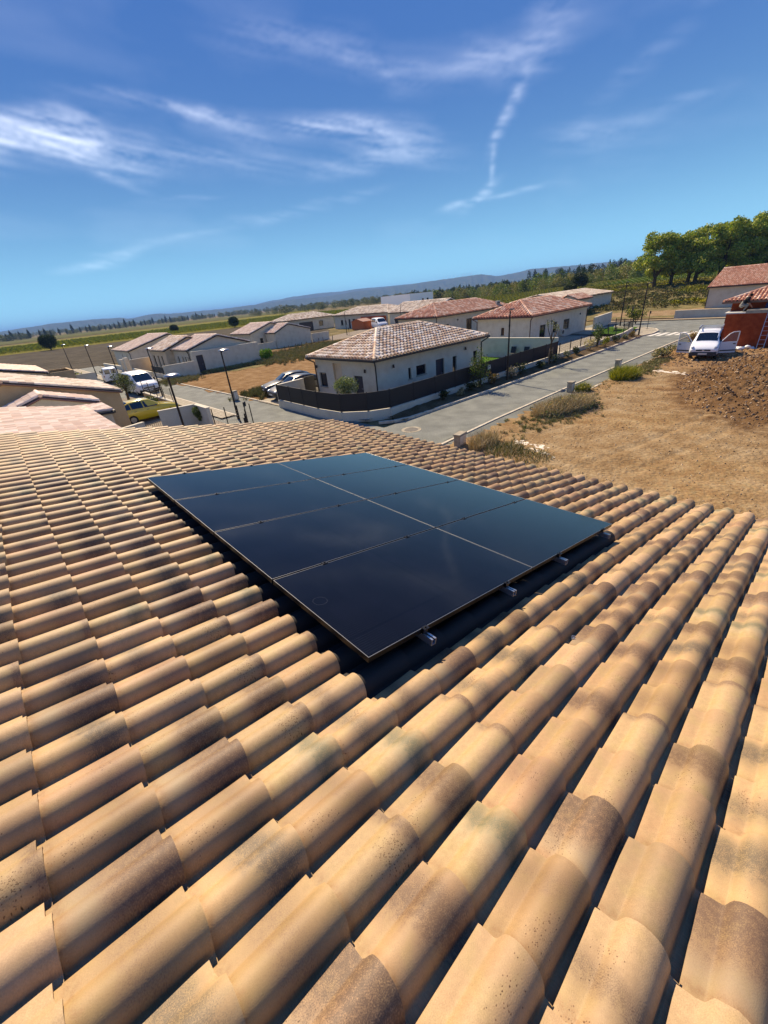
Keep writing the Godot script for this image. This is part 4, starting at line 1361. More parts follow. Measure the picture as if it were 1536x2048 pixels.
	house("street_house", "white street house with a recessed terrace, middle of three joined houses", "house", {
		"x0": 17.0, "x1": 24.0, "z0": -68.2, "z1": -60.9, "eave": 2.7, "rise": 1.35, "roof": "gable_z", "over": 0.2, "tints": "sand", "seg": 3, "wall": M.wall_cream,
		"holes": {"-x": [[1.0, 0.6, 0.8, 1.4, "window"], [3.0, 0.6, 0.6, 1.4, "window"], [4.6, 0.6, 0.6, 1.4, "window"]]}})
	house("street_house", "white street house with two narrow windows, last of three joined houses", "house", {
		"x0": 16.0, "x1": 25.6, "z0": -86.0, "z1": -75.0, "eave": 2.55, "rise": 1.75, "roof": "gable_z", "ridge": 1.6, "over": 0.2, "tints": "pink", "seg": 3,
		"holes": {"-x": [[5.4, 0.5, 0.5, 1.5, "window"], [8.2, 0.5, 0.5, 1.5, "window"]]}, "pipes": [[-1, 1]]})
	# white house on the far side of the crossing
	house("white_gable_house", "tall roofed white house with a blank wall beyond the crossing", "house", {
		"x0": 81.6, "x1": 96.0, "z0": -18.0, "z1": 0.0, "eave": 3.07, "rise": 2.2, "roof": "gable_z", "over": 0.3, "tints": "red", "pipes": [[-1, -1]], "y": 0.0})
	garden_wall(Vector2(70.2, -18.4), Vector2(70.8, -7.0), 1.0, "low grey render wall beside the pale kerb of the crossing")
	garden_wall(Vector2(35.9, -25.4), Vector2(35.9, -17.6), 1.85, "tall pale garden wall between the two roadside bungalows")
	garden_wall(Vector2(58.2, -24.0), Vector2(66.0, -25.0), 1.5, "pale terrace wall behind the corner lawn")

func garden_wall(a: Vector2, b: Vector2, h: float, label: String, material: Material = null, thick := 0.2) -> Node3D:
	var o := thing("garden_wall", label, "wall", Vector3(a.x, 0, a.y), -atan2(b.y - a.y, b.x - a.x))
	var l := a.distance_to(b)
	var s := Shape.new()
	s.box(Vector3(0, -0.2, -thick * 0.5), Vector3(l, h - 0.05, thick * 0.5))
	part(o, "wall", s, material if material else M.wall)
	var c := Shape.new()
	c.bevel_box(Vector3(-0.02, h - 0.05, -thick * 0.5 - 0.025), Vector3(l + 0.02, h, thick * 0.5 + 0.025), 0.012)
	part(o, "coping", c, M.wall)
	return o

func build_left_houses() -> void:
	# neighbours on our own side of the street; the frame cuts them off on the left
	house("neighbour_house", "neighbour's house with a broad mottled pink tile roof right beside the villa", "house", {
		"x0": -16.0, "x1": 2.75, "z0": -26.0, "z1": -12.2, "eave": 2.62, "rise": 1.95, "roof": "gable_z", "over": 0.25, "tints": "pink", "seg": 5})
	house("neighbour_lean_to", "small tiled step of roof on the neighbour's pink roofed house", "house", {
		"x0": 1.2, "x1": 3.55, "z0": -26.3, "z1": -23.7, "eave": 2.58, "rise": 0.2, "roof": "gable_z", "ridge": -1.15, "over": 0.1, "tints": "pink", "seg": 5})
	house("neighbour_porch", "small gabled porch roof with a rounded ridge behind the pink roof", "house", {
		"x0": -1.1, "x1": 3.65, "z0": -29.9, "z1": -27.5, "eave": 2.6, "rise": 0.78, "roof": "gable_z", "over": 0.12, "tints": "pink", "seg": 5, "gutter": paint(rgb(126, 96, 88), 0.8)})
	house("tan_house", "tan rendered house with a long pale tiled slope above the yellow car", "house", {
		"x0": -5.2, "x1": 5.35, "z0": -38.3, "z1": -30.3, "eave": 2.6, "rise": 1.5, "roof": "gable_z", "over": 0.12, "tints": "grey", "wall": M.wall_beige, "seg": 5, "gutter": paint(rgb(126, 100, 84), 0.8)})
	house("far_neighbour_house", "low tiled house with a pale roof and one small vent behind the tan house", "house", {
		"x0": -6.0, "x1": 4.0, "z0": -47.0, "z1": -40.0, "eave": 2.6, "rise": 0.9, "roof": "gable_z", "over": 0.2, "tints": "pink", "wall": M.wall_beige, "seg": 4})
	house("far_neighbour_house", "low tiled house whose rolls throw striped shade, last on the villa's side", "house", {
		"x0": -7.0, "x1": 3.9, "z0": -66.0, "z1": -53.0, "eave": 2.75, "rise": 1.3, "roof": "gable_z", "over": 0.2, "tints": "pink", "seg": 4})
	house("beige_garage", "beige flat roofed garage box at the end of the row", "garage", {
		"x0": 3.6, "x1": 6.4, "z0": -62.0, "z1": -57.0, "eave": 2.35, "roof": "flat", "over": 0.0, "wall": M.wall_beige})
	garden_wall(Vector2(4.0, -58.5), Vector2(8.4, -58.0), 1.75, "plain rendered garden wall beside the small white van")
	# white front walls with their gate before the yellow car
	garden_wall(Vector2(2.9, -25.6), Vector2(5.1, -26.3), 1.25, "low white front wall sloping up to the small iron gate", M.wall)
	garden_wall(Vector2(6.1, -26.6), Vector2(8.1, -26.2), 1.6, "white front wall between the small iron gate and the wire fence", M.wall)
	garden_wall(Vector2(8.12, -26.2), Vector2(8.12, -24.2), 1.6, "short white wall with a letter slot returning beside the wire fence", M.wall)
	var gate := thing("iron_gate", "small dark iron bar gate between two white front walls", "gate", Vector3(5.15, 0, -26.35), 0.28)
	var gs := Shape.new()
	for k in 8: gs.tube(Vector3(0.06 + k * 0.12, 0.08, 0), Vector3(0.06 + k * 0.12, 1.05, 0), 0.011, 0.011, 5)
	part(gate, "bars", gs, M.lamp_pole)
	var gf := Shape.new()
	for y in [0.1, 1.0]: gf.box(Vector3(0, y - 0.02, -0.015), Vector3(0.96, y + 0.02, 0.015))
	part(gate, "frame", gf, M.lamp_pole)
	garden_wall(Vector2(5.6, -40.2), Vector2(9.3, -39.4), 0.5, "low tan garden wall beside the olive tree", M.wall_beige)
	garden_wall(Vector2(9.4, -43.5), Vector2(9.4, -35.0), 0.55, "low tan wall under the roadside railing by the white van", M.wall_beige)

# ---------------------------------------------------------------- fences and street furniture
func panel_fence(called: String, label: String, pts: Array, wall_h: float, top: float, bay: float, solid: bool, wall_m: Material) -> Node3D:
	var o := thing(called, label, "fence", Vector3(pts[0].x, 0, pts[0].y))
	var org: Vector2 = pts[0]
	for i in pts.size() - 1:
		var a: Vector2 = pts[i] - org
		var b: Vector2 = pts[i + 1] - org
		var d := (b - a).normalized()
		var l := a.distance_to(b)
		var t := Transform3D(Basis(Vector3(d.x, 0, d.y), Vector3.UP, Vector3(-d.y, 0, d.x)), Vector3(a.x, 0, a.y))
		var w := Shape.new()
		w.bevel_box(Vector3(-0.09 if i else 0.0, -0.2, -0.1), Vector3(l + 0.088, wall_h, 0.1), 0.01, t)
		part(o, "base_wall", w, wall_m)
		var n := maxi(1, int(round(l / bay)))
		for k in n + 1:
			if k == n and i < pts.size() - 2: continue
			var ps := Shape.new()
			ps.box(Vector3(l * k / n - 0.03, wall_h, -0.03), Vector3(l * k / n + 0.03, top + 0.04, 0.03), t)
			part(o, "post", ps, M.anthracite)
			if k == n: continue
			var pn := Shape.new()
			var x0 := l * k / n + 0.035
			var x1 := l * (k + 1) / n - 0.035
			if solid:
				pn.box(Vector3(x0, wall_h + 0.03, -0.012), Vector3(x1, top, 0.012), t)
				for q in int((x1 - x0) / 0.11): pn.box(Vector3(x0 + 0.05 + q * 0.11, wall_h + 0.04, 0.012), Vector3(x0 + 0.065 + q * 0.11, top - 0.01, 0.017), t)
			else:
				for q in 6: pn.box(Vector3(x0, lerpf(wall_h + 0.05, top, q / 5.0) - 0.004, -0.004), Vector3(x1, lerpf(wall_h + 0.05, top, q / 5.0) + 0.004, 0.004), t)
				for q in int((x1 - x0) / 0.06): pn.box(Vector3(x0 + q * 0.06, wall_h + 0.05, -0.0025), Vector3(x0 + q * 0.06 + 0.005, top, 0.0025), t)
			part(o, "panel", pn, M.anthracite if solid else M.lamp_pole)
	return o

func build_fences() -> void:
	var f := panel_fence("corner_fence", "tall charcoal panel fence on a low white wall round the corner house", [Vector2(13.95, -26.7), Vector2(13.75, -21.6), Vector2(13.9, -19.4), Vector2(14.85, -18.1), Vector2(16.0, -17.45), Vector2(35.75, -17.5)], 0.52, 1.56, 2.0, true, M.wall)
	# house name plate and letter box on the fence
	var lb := Shape.new()
	lb.bevel_box(Vector3(11.6, 1.0, 9.24), Vector3(11.9, 1.3, 9.3), 0.01)
	part(f, "letter_box", lb, M.wall_grey)
	panel_fence("wire_fence", "open dark wire fence on a low white wall before the red roofed bungalow", [Vector2(36.15, -17.5), Vector2(50.4, -17.6), Vector2(55.2, -18.4), Vector2(57.2, -21.0)], 0.55, 1.35, 2.1, false, M.wall)
	panel_fence("railing", "dark roadside railing of the joined street houses across the street", [Vector2(14.7, -59.5), Vector2(14.6, -53.6)], 0.55, 1.35, 1.5, true, M.wall)
	garden_wall(Vector2(14.3, -53.2), Vector2(17.9, -53.4), 1.6, "white front wall with a dark gate before the joined street houses")
	garden_wall(Vector2(14.6, -69.0), Vector2(14.6, -60.0), 0.6, "long low white wall along the street before the middle house")
	garden_wall(Vector2(14.6, -69.3), Vector2(17.4, -69.8), 1.7, "short tan side wall between two joined street houses", M.wall_cream)
	for q in [[-72.0, "taller"], [-74.6, "shorter"]]:
		var pz := Shape.new()
		pz.bevel_box(Vector3(-0.3, 0, -0.35), Vector3(0.3, 1.9 if q[0] > -73.0 else 1.6, 0.35), 0.03)
		put("gate_pillar", pz, M.wall, "%s white gate pillar at the far end of the street" % q[1], "pillar", Vector3(14.7, 0, q[0]), 0.0, "gate pillars down the street")
	garden_wall(Vector2(14.5, -88.0), Vector2(14.7, -75.4), 0.6, "low white wall along the street before the last joined house")
	# corner of the forecourt of the corner house
	garden_wall(Vector2(14.2, -27.2), Vector2(16.6, -27.5), 1.45, "white forecourt wall with a letter slot beside the parked dark cars")
	var g := Shape.new()
	g.box(Vector3(0, 0.05, -0.03), Vector3(0.95, 1.5, 0.03))
	for k in 8: g.box(Vector3(0.04, 0.12 + k * 0.17, 0.03), Vector3(0.91, 0.25 + k * 0.17, 0.04))
	put("side_gate", g, M.anthracite, "dark side gate between the forecourt wall and the corner house", "gate", Vector3(16.65, 0, -27.5))
	# wire fence of the front garden, beside our roof
	var wf := thing("garden_fence", "thin wire fence on dark posts beside the short white wall", "fence", Vector3(8.2, 0, -24.4))
	for k in 4:
		var ps := Shape.new()
		var at := Vector3(0.15 + k * 0.62, 0, 0.35 * k)
		ps.tube(at, at + Vector3(0, 1.45, 0), 0.03, 0.03, 6)
		part(wf, "post", ps, M.lamp_pole)
	var wire := Shape.new()
	for q in 9:
		var y := 0.1 + q * 0.15
		wire.tube(Vector3(0.15, y, 0), Vector3(2.01, y, 1.05), 0.003, 0.003, 4, false)
	part(wf, "wire", wire, M.lamp_pole)
	# stakes of a wire fence across the fallow lot
	var stake := Shape.new()
	stake.tube(Vector3(0, -0.1, 0), Vector3(0.02, 1.15, 0.01), 0.05, 0.045, 6)
	stake.tube(Vector3(-0.06, 0.95, 0), Vector3(0.07, 0.97, 0), 0.008, 0.008, 4)
	var first: Node3D = null
	var r := rnd(9)
	for k in 11:
		var p := Vector2(33.0, -58.0).lerp(Vector2(46.0, -63.5), k / 10.0)
		var o: Node3D
		if first == null:
			first = put("fence_stake", stake, paint(rgb(96, 82, 70), 0.9), "weathered fence stake standing in the rough grass of the fallow lot", "stake", Vector3.ZERO, 0.0, "stakes across the fallow lot")
			o = first
		else: o = copy_of(first)
		o.position = Vector3(p.x + r.randf_range(-0.3, 0.3), 0, p.y + r.randf_range(-0.6, 0.6))
		o.rotation = Vector3(r.randf_range(-0.06, 0.06), r.randf() * 6.0, r.randf_range(-0.06, 0.06))
	# railing over the low wall by the van
	var rl := thing("roadside_railing", "dark vertical railing on the low tan wall beside the white van", "railing", Vector3(9.4, 0.55, -43.4))
	for k in 5:
		var s := Shape.new()
		s.tube(Vector3(0, 0, k * 2.05), Vector3(0, 1.0, k * 2.05), 0.03, 0.03, 6)
		part(rl, "post", s, M.lamp_pole)
	var mesh_ := Shape.new()
	for q in 6: mesh_.box(Vector3(-0.005, 0.08 + q * 0.17, 0), Vector3(0.005, 0.09 + q * 0.17, 8.2))
	for q in 60: mesh_.box(Vector3(-0.003, 0.08, q * 0.137), Vector3(0.003, 0.93, q * 0.137 + 0.006))
	part(rl, "mesh", mesh_, M.lamp_pole)

func saucer_lamp(at: Vector3, h: float, label: String, aim := 0.0, proto: Node3D = null) -> Node3D:
	var o := thing("street_lamp", label, "street lamp", at, aim, "street lamps of the estate")
	var p := Shape.new()
	p.tube(Vector3.ZERO, Vector3(0, 0.9, 0), 0.075, 0.07, 10); p.tube(Vector3(0, 0.9, 0), Vector3(0, h - 0.05, 0), 0.055, 0.042, 10)
	p.tube(Vector3(0, h - 0.12, 0), Vector3(0.12, h - 0.03, 0), 0.03, 0.03, 6)
	part(o, "pole", p, M.lamp_pole)
	var hd := Shape.new()
	var rows := []
	for j in 7:
		var f := j / 6.0
		var row := []
		for k in 17:
			var a := TAU * k / 16.0
			var rr := 0.33 * sin(f * PI * 0.5)
			row.push_back(Vector3(0.22 + cos(a) * rr, h + 0.10 * cos(f * PI * 0.5) - 0.02, sin(a) * rr))
		rows.push_back(row)
	hd.grid(rows, [], true)
	part(o, "lamp_head", hd, paint(rgb(150, 150, 152), 0.25, 0.85))
	var un := Shape.new()
	un.tube(Vector3(0.22, h - 0.05, 0), Vector3(0.22, h - 0.021, 0), 0.22, 0.325, 16)
	part(o, "lamp_glass", un, paint(rgb(70, 70, 74), 0.3))
	return o

func arm_lamp(at: Vector3, h: float, label: String, aim := 0.0) -> Node3D:
	var o := thing("street_lamp", label, "street lamp", at, aim, "street lamps of the estate")
	var p := Shape.new()
	p.tube(Vector3.ZERO, Vector3(0, 0.9, 0), 0.08, 0.075, 10); p.tube(Vector3(0, 0.9, 0), Vector3(0, h, 0), 0.06, 0.045, 10)
	part(o, "pole", p, M.lamp_pole)
	var hd := Shape.new()
	hd.tube(Vector3(0, h - 0.03, 0), Vector3(0.2, h + 0.05, 0), 0.028, 0.028, 6)
	hd.bevel_box(Vector3(0.15, h + 0.02, -0.1), Vector3(0.72, h + 0.09, 0.1), 0.03)
	part(o, "lamp_head", hd, M.lamp_pole)
	var gl := Shape.new()
	gl.box(Vector3(0.28, h + 0.008, -0.07), Vector3(0.66, h + 0.018, 0.07))
	part(o, "lamp_glass", gl, M.clear_lamp)
	return o

func build_street_furniture() -> void:
	saucer_lamp(Vector3(10.6, 0, -26.4), 4.25, "dark saucer topped street lamp by the bend before the bare building lot", 0.2)
	saucer_lamp(Vector3(5.35, 0, -19.7), 4.08, "dark street lamp with a bright saucer head behind the villa roof, by the white walls", 0.4)
	saucer_lamp(Vector3(10.5, 0, -42.1), 4.15, "dark saucer topped street lamp beside the bonnet of the white van")
	saucer_lamp(Vector3(10.5, 0, -57.6), 4.15, "dark saucer topped street lamp beside the small white van")
	saucer_lamp(Vector3(10.4, 0, -71.5), 4.15, "dark saucer topped street lamp past the small white van")
	saucer_lamp(Vector3(10.2, 0, -92.0), 4.1, "last dark saucer topped street lamp before the stubble field")
	arm_lamp(Vector3(26.5, 0.2, -16.45), 4.45, "dark street lamp in the planting bed before the charcoal fence", 0.3)
	arm_lamp(Vector3(51.4, 0.1, -16.4), 4.85, "dark street lamp beside the zebra crossing", -0.2)
	arm_lamp(Vector3(57.3, 0.1, -20.5), 5.0, "dark street lamp behind the corner lawn", 0.2)
	arm_lamp(Vector3(55.5, 0, -71.8), 4.3, "dark street lamp with a small notice box by the gravel track", 0.5)
	arm_lamp(Vector3(64.0, 0, -64.5), 4.5, "dark street lamp before the grey roofed white house", 0.5)
	arm_lamp(Vector3(80.0, 0, -53.5), 4.4, "dark street lamp beyond the long mottled roof", 0.5)
	# sign posts
	for q in [[Vector3(9.15, 0, -21.6), 1.95, 0.3, "small dark square sign on a thin pole by the garden fence"], [Vector3(59.0, 0.1, -20.0), 2.3, 0.5, "small dark sign on a pole at the corner lawn"], [Vector3(55.6, 0, -71.2), 1.5, 0.6, "dark notice board on a pole by the gravel track"], [Vector3(57.6, 0.1, -17.6), 1.9, 0.35, "thin sign pole on the island of the crossing"]]:
		var o := thing("sign_post", q[3], "sign", q[0], 0.7)
		var p := Shape.new()
		p.tube(Vector3.ZERO, Vector3(0, q[1], 0), 0.028, 0.028, 7)
		part(o, "pole", p, M.lamp_pole)
		var b := Shape.new()
		b.bevel_box(Vector3(-q[2] * 0.5, q[1] - q[2] * 0.8, 0.03), Vector3(q[2] * 0.5, q[1], 0.06), 0.01)
		part(o, "plate", b, M.anthracite)
	for k in 3:
		var b := thing("bollard", "short dark bollard by the bend of the street", "bollard", Vector3(9.4 + k * 0.5, 0, -22.6 - k * 1.0), 0.0, "bollards by the street bend")
		var s := Shape.new()
		s.tube(Vector3.ZERO, Vector3(0, 0.85, 0), 0.05, 0.045, 8); s.ball(Vector3(0, 0.87, 0), Vector3(0.055, 0.05, 0.055), 8, 5)
		part(b, "post", s, M.lamp_pole)
	# concrete service boxes
	for q in [[Vector3(14.05, 0.05, -10.95), Vector3(0.56, 0.55, 0.3), 0.15, "two doored concrete meter box beside the dry grass near the villa eave"], [Vector3(25.3, 0.05, -11.3), Vector3(0.36, 0.62, 0.3), 0.0, "slim concrete meter box behind the big dry bush"], [Vector3(33.1, 0.05, -11.55), Vector3(0.42, 0.66, 0.3), 0.0, "slim concrete meter box behind the yellow broom"], [Vector3(13.35, 0.05, -32.7), Vector3(0.34, 0.72, 0.34), 0.1, "concrete meter box at the edge of the bare building lot"]]:
		var sz: Vector3 = q[1]
		var o := thing("meter_box", q[3], "meter box", q[0], q[2], "concrete meter boxes")
		var s := Shape.new()
		s.box(Vector3(-sz.x * 0.5, 0, -sz.z * 0.5), Vector3(sz.x * 0.5, sz.y - 0.06, sz.z * 0.5))
		part(o, "body", s, M.concrete)
		var l := Shape.new()
		l.bevel_box(Vector3(-sz.x * 0.5 - 0.03, sz.y - 0.06, -sz.z * 0.5 - 0.03), Vector3(sz.x * 0.5 + 0.03, sz.y, sz.z * 0.5 + 0.03), 0.015)
		part(o, "lid", l, M.concrete)
		for e in [-1.0, 1.0]:
			var d := Shape.new()
			d.bevel_box(Vector3(-0.44 * sz.x * 0.5 + e * sz.x * 0.235, 0.08, sz.z * 0.5), Vector3(0.44 * sz.x * 0.5 + e * sz.x * 0.235, sz.y - 0.1, sz.z * 0.5 + 0.012), 0.004)
			part(o, "door", d, paint(rgb(214, 206, 190), 0.6))
	# rubble and slabs beside the joined street houses
	var r := rnd(71)
	for q in [[Vector3(16.2, 0, -52.0), Vector3(1.5, 0.1, 0.9), "pale concrete slab lying in the grass by the white wall block"], [Vector3(14.9, 0, -50.6), Vector3(1.1, 0.18, 0.7), "broken concrete slab lying at the street kerb"]]:
		var s := Shape.new()
		s.bevel_box(-q[1] * 0.5 + Vector3(0, q[1].y * 0.5, 0), q[1] * 0.5 + Vector3(0, q[1].y * 0.5, 0), 0.03)
		put("concrete_slab", s, M.concrete, q[2], "slab", q[0] + Vector3(0, 0.03, 0), r.randf() * 2.0)
	# garden chairs by the tall pale wall
	for k in 2:
		var c := thing("garden_chair", "dark folding garden chair against the tall pale garden wall", "chair", Vector3(35.2, 0.16, -20.2 - k * 1.3), -PI / 2, "garden chairs by the pale wall")
		var s := Shape.new()
		s.box(Vector3(-0.25, 0.40, -0.22), Vector3(0.25, 0.44, 0.24))
		part(c, "seat", s, M.anthracite)
		var bk := Shape.new()
		bk.box(Vector3(-0.25, 0, -0.015), Vector3(0.25, 0.55, 0.015), Transform3D(Basis(Vector3.RIGHT, -0.25), Vector3(0, 0.45, -0.22)))
		part(c, "backrest", bk, M.anthracite)
		for e in 4:
			var lg := Shape.new()
			lg.tube(Vector3(-0.22 if e & 1 else 0.22, 0, -0.2 if e & 2 else 0.22), Vector3(-0.22 if e & 1 else 0.22, 0.4, -0.18 if e & 2 else 0.2), 0.014, 0.014, 5)
			part(c, "leg", lg, M.steel)
	# barbecue table on the corner lawn
	var t := thing("garden_table", "dark slatted garden table on the corner lawn", "table", Vector3(54.6, 0.33, -20.4), 0.3)
	for k in 6:
		var s := Shape.new()
		s.box(Vector3(-0.8, 0.70, -0.42 + k * 0.145), Vector3(0.8, 0.74, -0.30 + k * 0.145))
		part(t, "slat", s, M.anthracite)
	for e in 4:
		var lg := Shape.new()
		lg.box(Vector3(-0.74, 0, -0.40) if e == 0 else Vector3(0.68, 0, -0.40) if e == 1 else Vector3(-0.74, 0, 0.34) if e == 2 else Vector3(0.68, 0, 0.34), Vector3(-0.68, 0.70, -0.34) if e == 0 else Vector3(0.74, 0.70, -0.34) if e == 1 else Vector3(-0.68, 0.70, 0.40) if e == 2 else Vector3(0.74, 0.70, 0.40))
		part(t, "leg", lg, M.anthracite)

# ---------------------------------------------------------------- vehicles
func wheel(parent: Node3D, at: Vector3, r: float, w: float) -> void:
	var side := signf(at.z)
	var s := Shape.new()
	s.tube(at + Vector3(0, 0, -w * 0.5), at + Vector3(0, 0, w * 0.5), r, r, 20)
	var o := part(parent, "wheel", s, M.tyre)
	var d := Shape.new()
	d.tube(at + Vector3(0, 0, side * w * 0.5), at + Vector3(0, 0, side * (w * 0.5 + 0.012)), r * 0.66, r * 0.6, 16)
	d.tube(at + Vector3(0, 0, side * (w * 0.5 + 0.012)), at + Vector3(0, 0, side * (w * 0.5 + 0.024)), r * 0.16, r * 0.14, 10)
	part(o, "rim", d, M.rim)

func car_body(o: Node3D, st: Array, body: Material, glass_from: int, roof_from: int, roof_to: int, glass_to: int, pillars: Array, panes := true) -> void:
	# st: stations from front to back [x, sill, belt, top, half width at sill, half width at belt, half width at top]
	var rows := []
	for q in st:
		var row := []
		for e in 2:
			var sg := -1.0 if e == 0 else 1.0
			var half := [Vector3(q[0], q[1], q[4] * 0.88 * sg), Vector3(q[0], q[1] + 0.10, q[4] * sg), Vector3(q[0], lerpf(q[1], q[2], 0.62), q[5] * 1.015 * sg), Vector3(q[0], q[2], q[5] * sg), Vector3(q[0], lerpf(q[2], q[3], 0.9), lerpf(q[5], q[6], 0.9) * sg), Vector3(q[0], q[3], q[6] * 0.9 * sg), Vector3(q[0], q[3] + 0.025, q[6] * 0.4 * sg)]
			if e == 1: half.reverse()
			row.append_array(half)
		rows.push_back(row)
	var s := Shape.new()
	s.grid(rows, [], true)
	for e in 2:   # nose and tail
		var row: Array = rows[0] if e == 0 else rows[rows.size() - 1]
		var c := Vector3.ZERO
		for p in row: c += p
		c /= row.size()
		for k in row.size():
			var a: Vector3 = row[k]
			var b: Vector3 = row[(k + 1) % row.size()]
			if e == 0: s.tri(c, a, b)
			else: s.tri(c, b, a)
	var bd := part(o, "body", s, body)
	if not panes: return
	var lift := func(a: Vector3, c: Vector3) -> Vector3: return a + c
	# windscreen and rear window: over the top of the body
	for e in 2:
		var i0 := glass_from if e == 0 else roof_to
		var i1 := roof_from if e == 0 else glass_to
		if i1 <= i0: continue
		var g := Shape.new()
		var off := Vector3(0.012 if e == 0 else -0.012, 0.012, 0)
		var a: Array = rows[i0]
		var b: Array = rows[i1]
		var top := func(row: Array, k: int, f: float) -> Vector3: return row[k]
		var r0 := []
		var r1 := []
		for k in [4, 5, 6, 7, 8, 9]:
			r0.push_back(a[k].lerp(b[k], 0.08) + off); r1.push_back(a[k].lerp(b[k], 0.92) + off)
		for k in r0.size():
			r0[k].z *= 0.93; r1[k].z *= 0.93
		g.grid([r0, r1], [], true)
		part(o, "windscreen" if e == 0 else "rear_window", g, M.car_glass)
	for sg in [-1.0, 1.0]:
		for q in pillars:   # side panes: [from x, to x, sill shift at front, at back]
			var g := Shape.new()
			var p := []
			for x in [q[0], q[1]]:
				for i in st.size() - 1:
					if (st[i][0] - x) * (st[i + 1][0] - x) <= 0.0:
						var f: float = (x - st[i][0]) / (st[i + 1][0] - st[i][0])
						var belt := lerpf(st[i][2], st[i + 1][2], f)
						var tp := lerpf(st[i][3], st[i + 1][3], f)
						var wb := lerpf(st[i][5], st[i + 1][5], f)
						var wt := lerpf(st[i][6], st[i + 1][6], f)
						p.push_back(Vector3(x, belt + 0.03, (wb + 0.010) * sg))
						p.push_back(Vector3(x, lerpf(belt, tp, 0.84), (lerpf(wb, wt, 0.84) + 0.010) * sg))
						break
			if p.size() < 4: continue
			if sg > 0.0: g.quad(p[2], p[0], p[1], p[3])
			else: g.quad(p[0], p[2], p[3], p[1])
			part(o, "side_window", g, M.car_glass)

func lamps(o: Node3D, x: float, y: float, z: float, size: Vector3, called: String, m: Material) -> void:
	for sg in [-1.0, 1.0]:
		var s := Shape.new()
		s.ball(Vector3(x, y, z * sg), size, 10, 6)
		part(o, called, s, m)

func box_part(o: Node3D, called: String, lo: Vector3, hi: Vector3, m: Material, b := 0.01) -> MeshInstance3D:
	var s := Shape.new()
	s.bevel_box(lo, hi, minf(b, (hi.y - lo.y) * 0.4))
	return part(o, called, s, m)

func hatchback(label: String, at: Vector3, turn: float, paint_m: Material, group := "") -> Node3D:
	var o := thing("parked_car", label, "car", at, turn, group)
	car_body(o, [[2.10, 0.38, 0.62, 0.66, 0.60, 0.66, 0.58], [1.95, 0.24, 0.70, 0.78, 0.80, 0.82, 0.70], [1.3, 0.20, 0.84, 0.93, 0.88, 0.89, 0.76], [0.85, 0.20, 0.92, 1.02, 0.89, 0.90, 0.72], [0.15, 0.20, 0.96, 1.47, 0.89, 0.90, 0.62], [-0.5, 0.20, 0.98, 1.53, 0.89, 0.90, 0.62], [-1.2, 0.20, 1.01, 1.48, 0.89, 0.89, 0.60], [-1.72, 0.24, 1.02, 1.30, 0.87, 0.87, 0.58], [-2.02, 0.30, 0.96, 1.02, 0.78, 0.80, 0.60], [-2.10, 0.40, 0.86, 0.88, 0.64, 0.70, 0.56]], paint_m, 3, 4, 6, 7, [[0.55, -0.32], [-0.40, -1.15], [-1.22, -1.6]])
	for q in [[1.32, -0.80], [1.32, 0.80], [-1.28, -0.80], [-1.28, 0.80]]: wheel(o, Vector3(q[0], 0.31, q[1]), 0.31, 0.2)
	lamps(o, 1.93, 0.70, 0.62, Vector3(0.16, 0.075, 0.17), "headlight", M.clear_lamp)
	lamps(o, -1.98, 0.93, 0.66, Vector3(0.10, 0.12, 0.14), "tail_light", M.red_lamp)
	box_part(o, "grille", Vector3(1.98, 0.42, -0.5), Vector3(2.09, 0.56, 0.5), M.plastic)
	box_part(o, "number_plate", Vector3(2.09, 0.44, -0.26), Vector3(2.11, 0.55, 0.26), M.white_paint)
	for sg in [-1.0, 1.0]:
		var s := Shape.new()
		s.ball(Vector3(0.62, 1.0, 0.98 * sg), Vector3(0.08, 0.07, 0.10), 8, 5)
		part(o, "mirror", s, paint_m)
		for k in 2:
			var hd := Shape.new()
			hd.box(Vector3(-0.22 - k * 0.85, 0.82, 0.905 * sg - 0.012), Vector3(-0.06 - k * 0.85, 0.85, 0.905 * sg + 0.012))
			part(o, "door_handle", hd, M.plastic)
	return o

